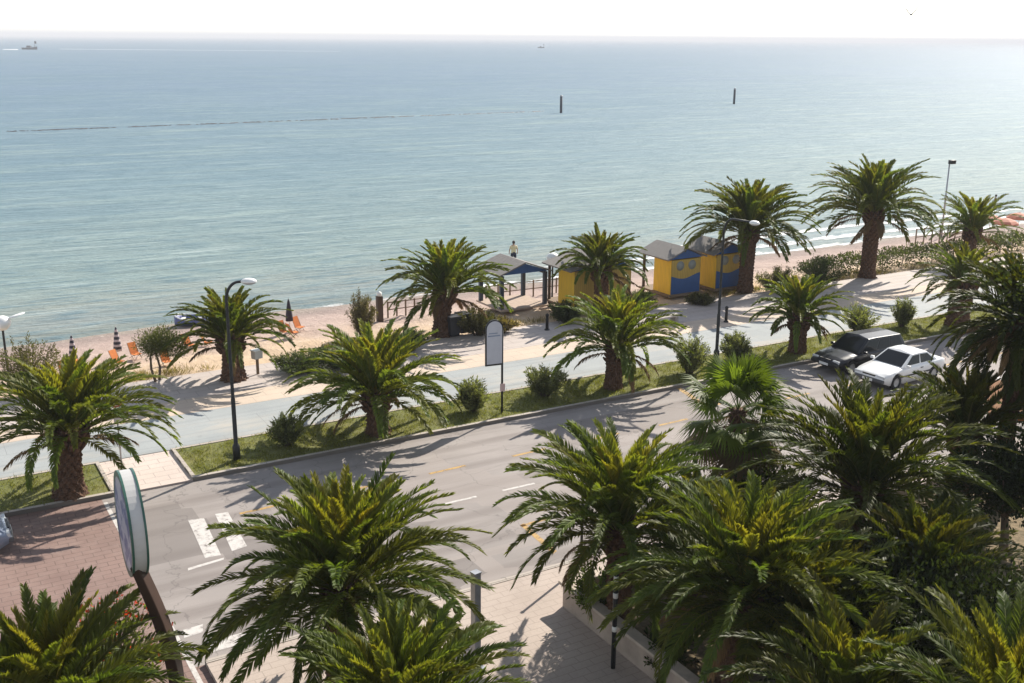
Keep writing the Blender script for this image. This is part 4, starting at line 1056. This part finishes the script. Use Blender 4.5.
# ------------------------------------------------------------------ people at the water's edge
m_skin = pm('tanned skin', (.36, .20, .13), .55, .08, 6)
def person(label, loc, rz, shirt=None, short=None, arm=8):
    o = thing('person', label, 'person', loc, rz)
    J = [((0, 0, .95), .13), ((0, 0, 1.12), .125), ((0, 0, 1.30), .15), ((0, 0, 1.43), .10), ((0, 0, 1.52), .055), ((0, .01, 1.60), .085), ((0, .01, 1.70), .075)]
    E = [(0, 1), (1, 2), (2, 3), (3, 4), (4, 5), (5, 6)]
    for s in (-1, 1):
        b = len(J); J += [((s*.10, 0, .88), .095), ((s*.12, -.02, .50), .058), ((s*.12, .02, .10), .042), ((s*.13, -.10, .03), .035)]
        E += [(0, b), (b, b+1), (b+1, b+2), (b+2, b+3)]
        b = len(J); J += [((s*.19, 0, 1.40), .06), ((s*(.21+.01*arm), .02, 1.13), .042), ((s*(.20+.012*arm), -.08, .90), .033), ((s*(.20+.012*arm), -.11, .80), .03)]
        E += [(3, b), (b, b+1), (b+1, b+2), (b+2, b+3)]
    me = bpy.data.meshes.new('body'); me.from_pydata([j[0] for j in J], E, []); me.materials.append(m_skin)
    bo = bpy.data.objects.new('body', me); C.objects.link(bo); bo.parent = o
    sk = bo.modifiers.new('skin', 'SKIN'); sk.use_smooth_shade = True
    for i, (q, r) in enumerate(J): me.skin_vertices[0].data[i].radius = (r, r*.85)
    me.skin_vertices[0].data[0].use_root = True
    bo.modifiers.new('sub', 'SUBSURF').render_levels = 2
    mb = MB(); mb.lathe([(.0, 1.80), (.07, 1.785), (.105, 1.72), (.105, 1.66), (.095, 1.60)], 14, (0, .02, .0)); mb.build('hair', pm('dark hair', (.03, .02, .015), .6, .2, 9), o)
    if shirt is not None:
        mb = MB(); v0 = MB(); v0.lathe([(.17, .92), (.165, 1.1), (.19, 1.3), (.17, 1.42), (.08, 1.48)], 18); mb.add([(x, y*.75, z) for x, y, z in v0.v], v0.f, 0, True)
        for s in (-1, 1): mb.tube([(s*.16, 0, 1.42), (s*.24, .01, 1.22)], [.085, .075], 10)
        mb.build('shirt', shirt, o)
    mb = MB(); v0 = MB(); v0.lathe([(.15, .80), (.165, .9), (.16, 1.0)], 18); mb.add([(x, y*.8, z) for x, y, z in v0.v], v0.f, 0, True)
    for s in (-1, 1): mb.tube([(s*.095, 0, .92), (s*.115, -.015, .58)], [.115, .095], 12)
    mb.build('shorts', short, o)
    return o
pw = G(513.5, 263, SEA)
person('person in a pale yellow shirt and dark shorts standing at the water behind the shelter', (pw.x, pw.y, max(bz(pw), SEA-.2)), R(160), pm('pale yellow cloth', (.70, .58, .34), .8, .1, 8), pm('dark cloth', (.03, .035, .06), .8, .2, 8))
pw = G(995, 203, SEA)
person('person standing waist deep in the sea at far right', (pw.x, pw.y, SEA-.95), R(200), None, pm('swim cloth', (.04, .04, .08), .7, .2, 8), 20)

# ------------------------------------------------------------------ cars
def loft(sections):
    mb = MB(); n = len(sections[0]); vs = [p for s in sections for p in s]; fs = []
    for i in range(len(sections)-1):
        for k in range(n-1): fs.append((i*n+k, (i+1)*n+k, (i+1)*n+k+1, i*n+k+1))
    fs.append(tuple(reversed(range(n)))); fs.append(tuple((len(sections)-1)*n+k for k in range(n)))
    for i in range(len(sections)-1): fs.append((i*n+n-1, (i+1)*n+n-1, (i+1)*n, i*n))
    mb.add(vs, fs, 0, True); return mb
def wheel_pts(cx, r): return cx, r
def car(label, loc, rz, paint, estate, L=4.3, W=1.72):
    o = thing('parked_car', label, 'car', loc, rz, 'cars parked along the kerb')
    hl = L/2; wf, wr, r = hl-.82, -hl+.85, .31
    # body below the waist: x forward
    belt = [(-hl, .55, .62), (-hl+.06, .40, .82), (-hl+.3, .24, .90 if estate else .88), (-hl+1.2, .2, .89), (-.1, .2, .87), (.65, .2, .86), (.85, .2, .85), (1.3, .22, .80), (hl-.35, .24, .72), (hl-.08, .34, .64), (hl, .48, .56)]
    # resample finely so wheel arches can be cut
    xs = sorted(set([b[0] for b in belt] + list(np.linspace(-hl, hl, 60))))
    secs = []
    for x in xs:
        lo = np.interp(x, [b[0] for b in belt], [b[1] for b in belt]); hi = np.interp(x, [b[0] for b in belt], [b[2] for b in belt])
        e = max(0, abs(x) - hl + .5)/.5; w2 = W/2*(1 - .14*e**2)
        arch = lo
        for cx in (wf, wr):
            d = abs(x-cx)
            if d < r+.07: arch = max(arch, r + math.sqrt(max(0, (r+.07)**2 - d*d)))
        arch = min(arch, hi - .08)
        mid = max(arch+.02, .55*hi+.15) if arch < hi-.15 else (arch+hi)/2
        mid = min(max(mid, arch + .01), hi-.04)
        half = [(w2*.96, arch), (w2, mid), (w2*.985, hi-.05), (w2*.93, hi), (w2*.5, hi+.025), (0, hi+.03)]
        secs.append([(x, -a, z) for a, z in half] + [(x, a, z) for a, z in half[-2::-1]])
    b = loft(secs); bo = b.build('body', paint, o)
    # underside core, keeps the arches dark
    mb = MB(); mb.box((0, 0, .43), (L-.5, W-.5, .36)); mb.build('underbody', m_black, bo)
    zb = .86
    if estate: top = [(-hl+.10, .0), (-hl+.38, 1.40), (-.2, 1.46), (.25, 1.42), (1.02, .0)]
    else: top = [(-hl+.55, .0), (-hl+1.25, 1.30), (-.35, 1.36), (.15, 1.32), (.95, .0)]
    xb0, xt0, xt1, xb1 = top[0][0], top[1][0], top[3][0], top[4][0]
    zt0, ztm, zt1 = top[1][1], top[2][1], top[3][1]
    wb, wt = W/2*.92, W/2*.74
    # cabin: pillars and roof as one shell
    mb = MB()
    for s in (-1, 1):
        pass
    vb = [(xb0, -wb, zb), (xb1, -wb, zb), (xb1, wb, zb), (xb0, wb, zb)]
    vt = [(xt0, -wt, zt0), (top[2][0], -wt, ztm-.03), (xt1, -wt, zt1), (xt1, wt, zt1), (top[2][0], wt, ztm-.03), (xt0, wt, zt0)]
    vr = [(xt0+.1, 0, zt0+.05), (top[2][0], 0, ztm+.02), (xt1-.1, 0, zt1+.05)]
    vs = vb + vt + vr
    fs = [(0, 1, 6, 5, 4), (2, 3, 9, 8, 7), (1, 2, 7, 6), (3, 0, 4, 9), (4, 5, 11, 10), (5, 6, 12, 11), (6, 7, 12), (7, 8, 11, 12), (8, 9, 10, 11), (9, 4, 10)]
    mb.add(vs, fs); cb = mb.build('cabin', paint, o, bevel=.03)
    # glass panes, set 6 mm proud
    def pane(name, pts, nrm, sh=.86):
        P = [Vector(p) for p in pts]; c = sum(P, Vector())/len(P); n = Vector(nrm).normalized()
        q = [c + (p-c)*sh + n*.008 for p in P]; mb = MB(); mb.prism(q, -n*.006); return mb.build(name, m_glass, cb)
    pane('windscreen', [vb[1], vb[2], vt[3], vt[2]], (zt1-zb, 0, xb1-xt1), .88)
    pane('rear_window', [vb[3], vb[0], vt[0], vt[5]], (-(zt0-zb), 0, xt0-xb0), .84)
    for s in (-1, 1):
        nrm = (0, s*(1), (wb-wt)/(1.35-zb))
        def sidept(t, v):  # t along, v up
            xa = xb0 + (xt0-xb0)*v; xc = xb1 + (xt1-xb1)*v; x = xa + (xc-xa)*t
            zt = np.interp(x, [xt0, top[2][0], xt1], [zt0, ztm-.03, zt1]); z = zb + (zt-zb)*v
            return (x, s*(wb + (wt-wb)*v), z)
        divs = [(.07, .33), (.36, .62), (.65, .93)] if estate else [(.10, .50), (.54, .92)]
        for a, b_ in divs:
            pane('side_window', [sidept(a, .12), sidept(b_, .12), sidept(b_, .86), sidept(a, .86)], nrm, 1.0)
        mb = MB(); mb.box((.72, s*(W/2+.07), .93), (.12, .18, .12)); mb.build('mirror', paint, o, bevel=.03)
        mb = MB(); mb.box((hl-.075, s*W*.34, .60), (.10, .36, .13)); mb.build('headlight', pm('headlamp glass', (.55, .57, .58), .15, .1, 5), o, bevel=.02)
        mb = MB(); mb.box((-hl+.04, s*W*.36, .72), (.08, .24, .18)); mb.build('taillight', pm('tail lamp', (.30, .02, .02), .25, .1, 5), o, bevel=.02)
        mb = MB(); mb.box((.1, s*(W/2+.003), .52), (2.2, .02, .06)); mb.build('side_moulding', m_black, bo)
        mb = MB(); mb.box((-.3, s*(W/2+.006), .74), (.16, .02, .03)); mb.build('door_handle', m_black, bo)
        for cx in (wf, wr):
            Mw = Matrix.Rotation(R(90), 3, 'X')
            wo = bpy.data.objects.new('wheel', None); C.objects.link(wo); wo.parent = o; wo.location = (cx, s*(W/2-.12), r)
            mb = MB(); mb.lathe([(.19, -.09), (.28, -.095), (r, -.07), (r, .07), (.28, .095), (.19, .09), (.19, -.09)], 24, (0, 0, 0), 0, Mw); mb.build('tyre', pm('tyre rubber', (.018, .018, .018), .9, .15, 9), wo)
            mb = MB(); mb.lathe([(0, -.07), (.06, -.085), (.17, -.06), (.2, -.08), (.2, .08), (.17, .06), (.06, .085), (0, .07)], 24, (0, 0, 0), 0, Mw); mb.build('rim', pm('rim alloy', (.42, .43, .44), .4, .15, 9, .6), wo)
    mb = MB(); mb.box((hl-.02, 0, .44), (.16, W*.9, .17)); mb.build('bumper', m_black if estate else pm('grey bumper', (.08, .08, .085), .5, .1, 6), o, bevel=.05)
    mb = MB(); mb.box((-hl+.04, 0, .50), (.16, W*.92, .2)); mb.build('bumper', m_black, o, bevel=.05)
    mb = MB(); mb.box((hl+.064, 0, .44), (.01, .5, .11)); mb.build('number_plate', m_white, o)
    mb = MB(); mb.box((hl-.035, 0, .60), (.06, .62, .12)); mb.build('grille', m_black, o)
    return o
m_cd = pm('dark blue black paint', (.009, .011, .018), .3, .12, 2, 0, .25, 0, .3); m_cw = pm('white car paint', (.80, .80, .79), .3, .03, 2, 0, .6, 0)
fl_ = G(817, 361); fr_ = G(852, 370)
car('dark blue black estate car parked against the kerb by the verge', (fl_.x + 1.1, -1.35, 0), R(180), m_cd, True, 4.3, 1.74)
wl_ = G(862, 379)
car('white saloon car parked beside the dark estate car', (wl_.x + 1.3, wl_.y - .86, 0), R(184), m_cw, False, 4.2, 1.68)
ce = G(2, 556)
car('blue grey car just cut off by the left edge', (ce.x - 1.75, ce.y + .7, 0), R(0), pm('blue grey paint', (.20, .24, .32), .3, .06, 2, .1, .7, 0), False, 4.1, 1.66)

# ------------------------------------------------------------------ garden wall, terrace, awning
o = thing('garden_wall', 'low pale garden wall with stone coping beside the near pavement', 'wall', (-2.85, -12.9, .1))
m_wall = pm('pale plaster', (.42, .34, .28), .9, .2, 2); m_cop = pm('stone coping', (.50, .42, .35), .85, .2, 4)
mb = MB(); mb.box((0, -6.5, .3), (.22, 13, .6)); mb.box((15.1, 0, .3), (29.98, .22, .6)); mb.build('wall', m_wall, o)
mb = MB(); mb.box((0, -6.4, .64), (.32, 13.1, .08)); mb.box((15.16, 0, .64), (30, .32, .08)); mb.build('coping', m_cop, o, bevel=.012)
bm_ = MB(); 
gx = np.arange(-2.74, 40.3, 1.2); gy = np.arange(-40, -12.9, 1.2); gy[-1] = -13.02
GX, GY = np.meshgrid(gx, gy); GZ = .42 + .09*noise2(GX*.8, GY*.8, 4); nx = len(gx)
bm_.add(np.stack([GX.ravel(), GY.ravel(), GZ.ravel()], 1), [(j*nx+i, j*nx+i+1, (j+1)*nx+i+1, (j+1)*nx+i) for j in range(len(gy)-1) for i in range(nx-1)], 0, True)
m_gs = bpy.data.materials.new('dry garden earth'); nt, _, L = nodes_of(m_gs); v = coords(nt); f1 = noise(nt, v, .7, 5); f2 = noise(nt, v, 8, 5)
finish(nt, mixc(nt, ramp(nt, [(.35, (.10, .075, .04)), (.65, (.26, .19, .10))], f1), ramp(nt, [(.4, (.07, .06, .03)), (.7, (.28, .2, .12))], f2), .5), .95, f2, .6, .05)
kind(bm_.build('garden_ground', m_gs), 'structure')
aw = G(1012, 400, 2.5)
o = thing('awning', 'terracotta coloured fabric awning among the garden plants at the right edge', 'awning', (aw.x, aw.y, .4), R(-30))
mb = MB(); mb.prism([(-1.1, -.8, 1.9), (1.1, -.8, 1.9), (1.1, .8, 2.5), (-1.1, .8, 2.5)], (0, 0, .04)); mb.build('canvas', pm('terracotta canvas', (.30, .12, .03), .8, .12, 4), o)
mb = MB(); mb.box((0, -.82, 1.78), (2.2, .03, .26)); mb.build('valance', pm('terracotta valance', (.26, .10, .03), .8, .12, 4), o)
for x in (-1.0, 1.0):
    for y, z in ((-.76, 1.9), (.76, 2.48)):
        mb = MB(); mb.tube([(x, y, 0), (x, y, z)], .03, 8); mb.build('post', m_steel, o)

# the air over the water
hz = bpy.data.materials.new('haze'); nt, _, L = nodes_of(hz)
o_ = nt.nodes.new('ShaderNodeOutputMaterial'); pv = nt.nodes.new('ShaderNodeVolumePrincipled')
pv.inputs['Density'].default_value = .00026; pv.inputs['Color'].default_value = (.94, .95, 1, 1); pv.inputs['Anisotropy'].default_value = 0
L.new(pv.outputs[0], o_.inputs['Volume'])
mb = MB(); mb.box((0, 20000, 20.5), (90000, 56000, 45)); kind(mb.build('haze', hz), 'stuff')
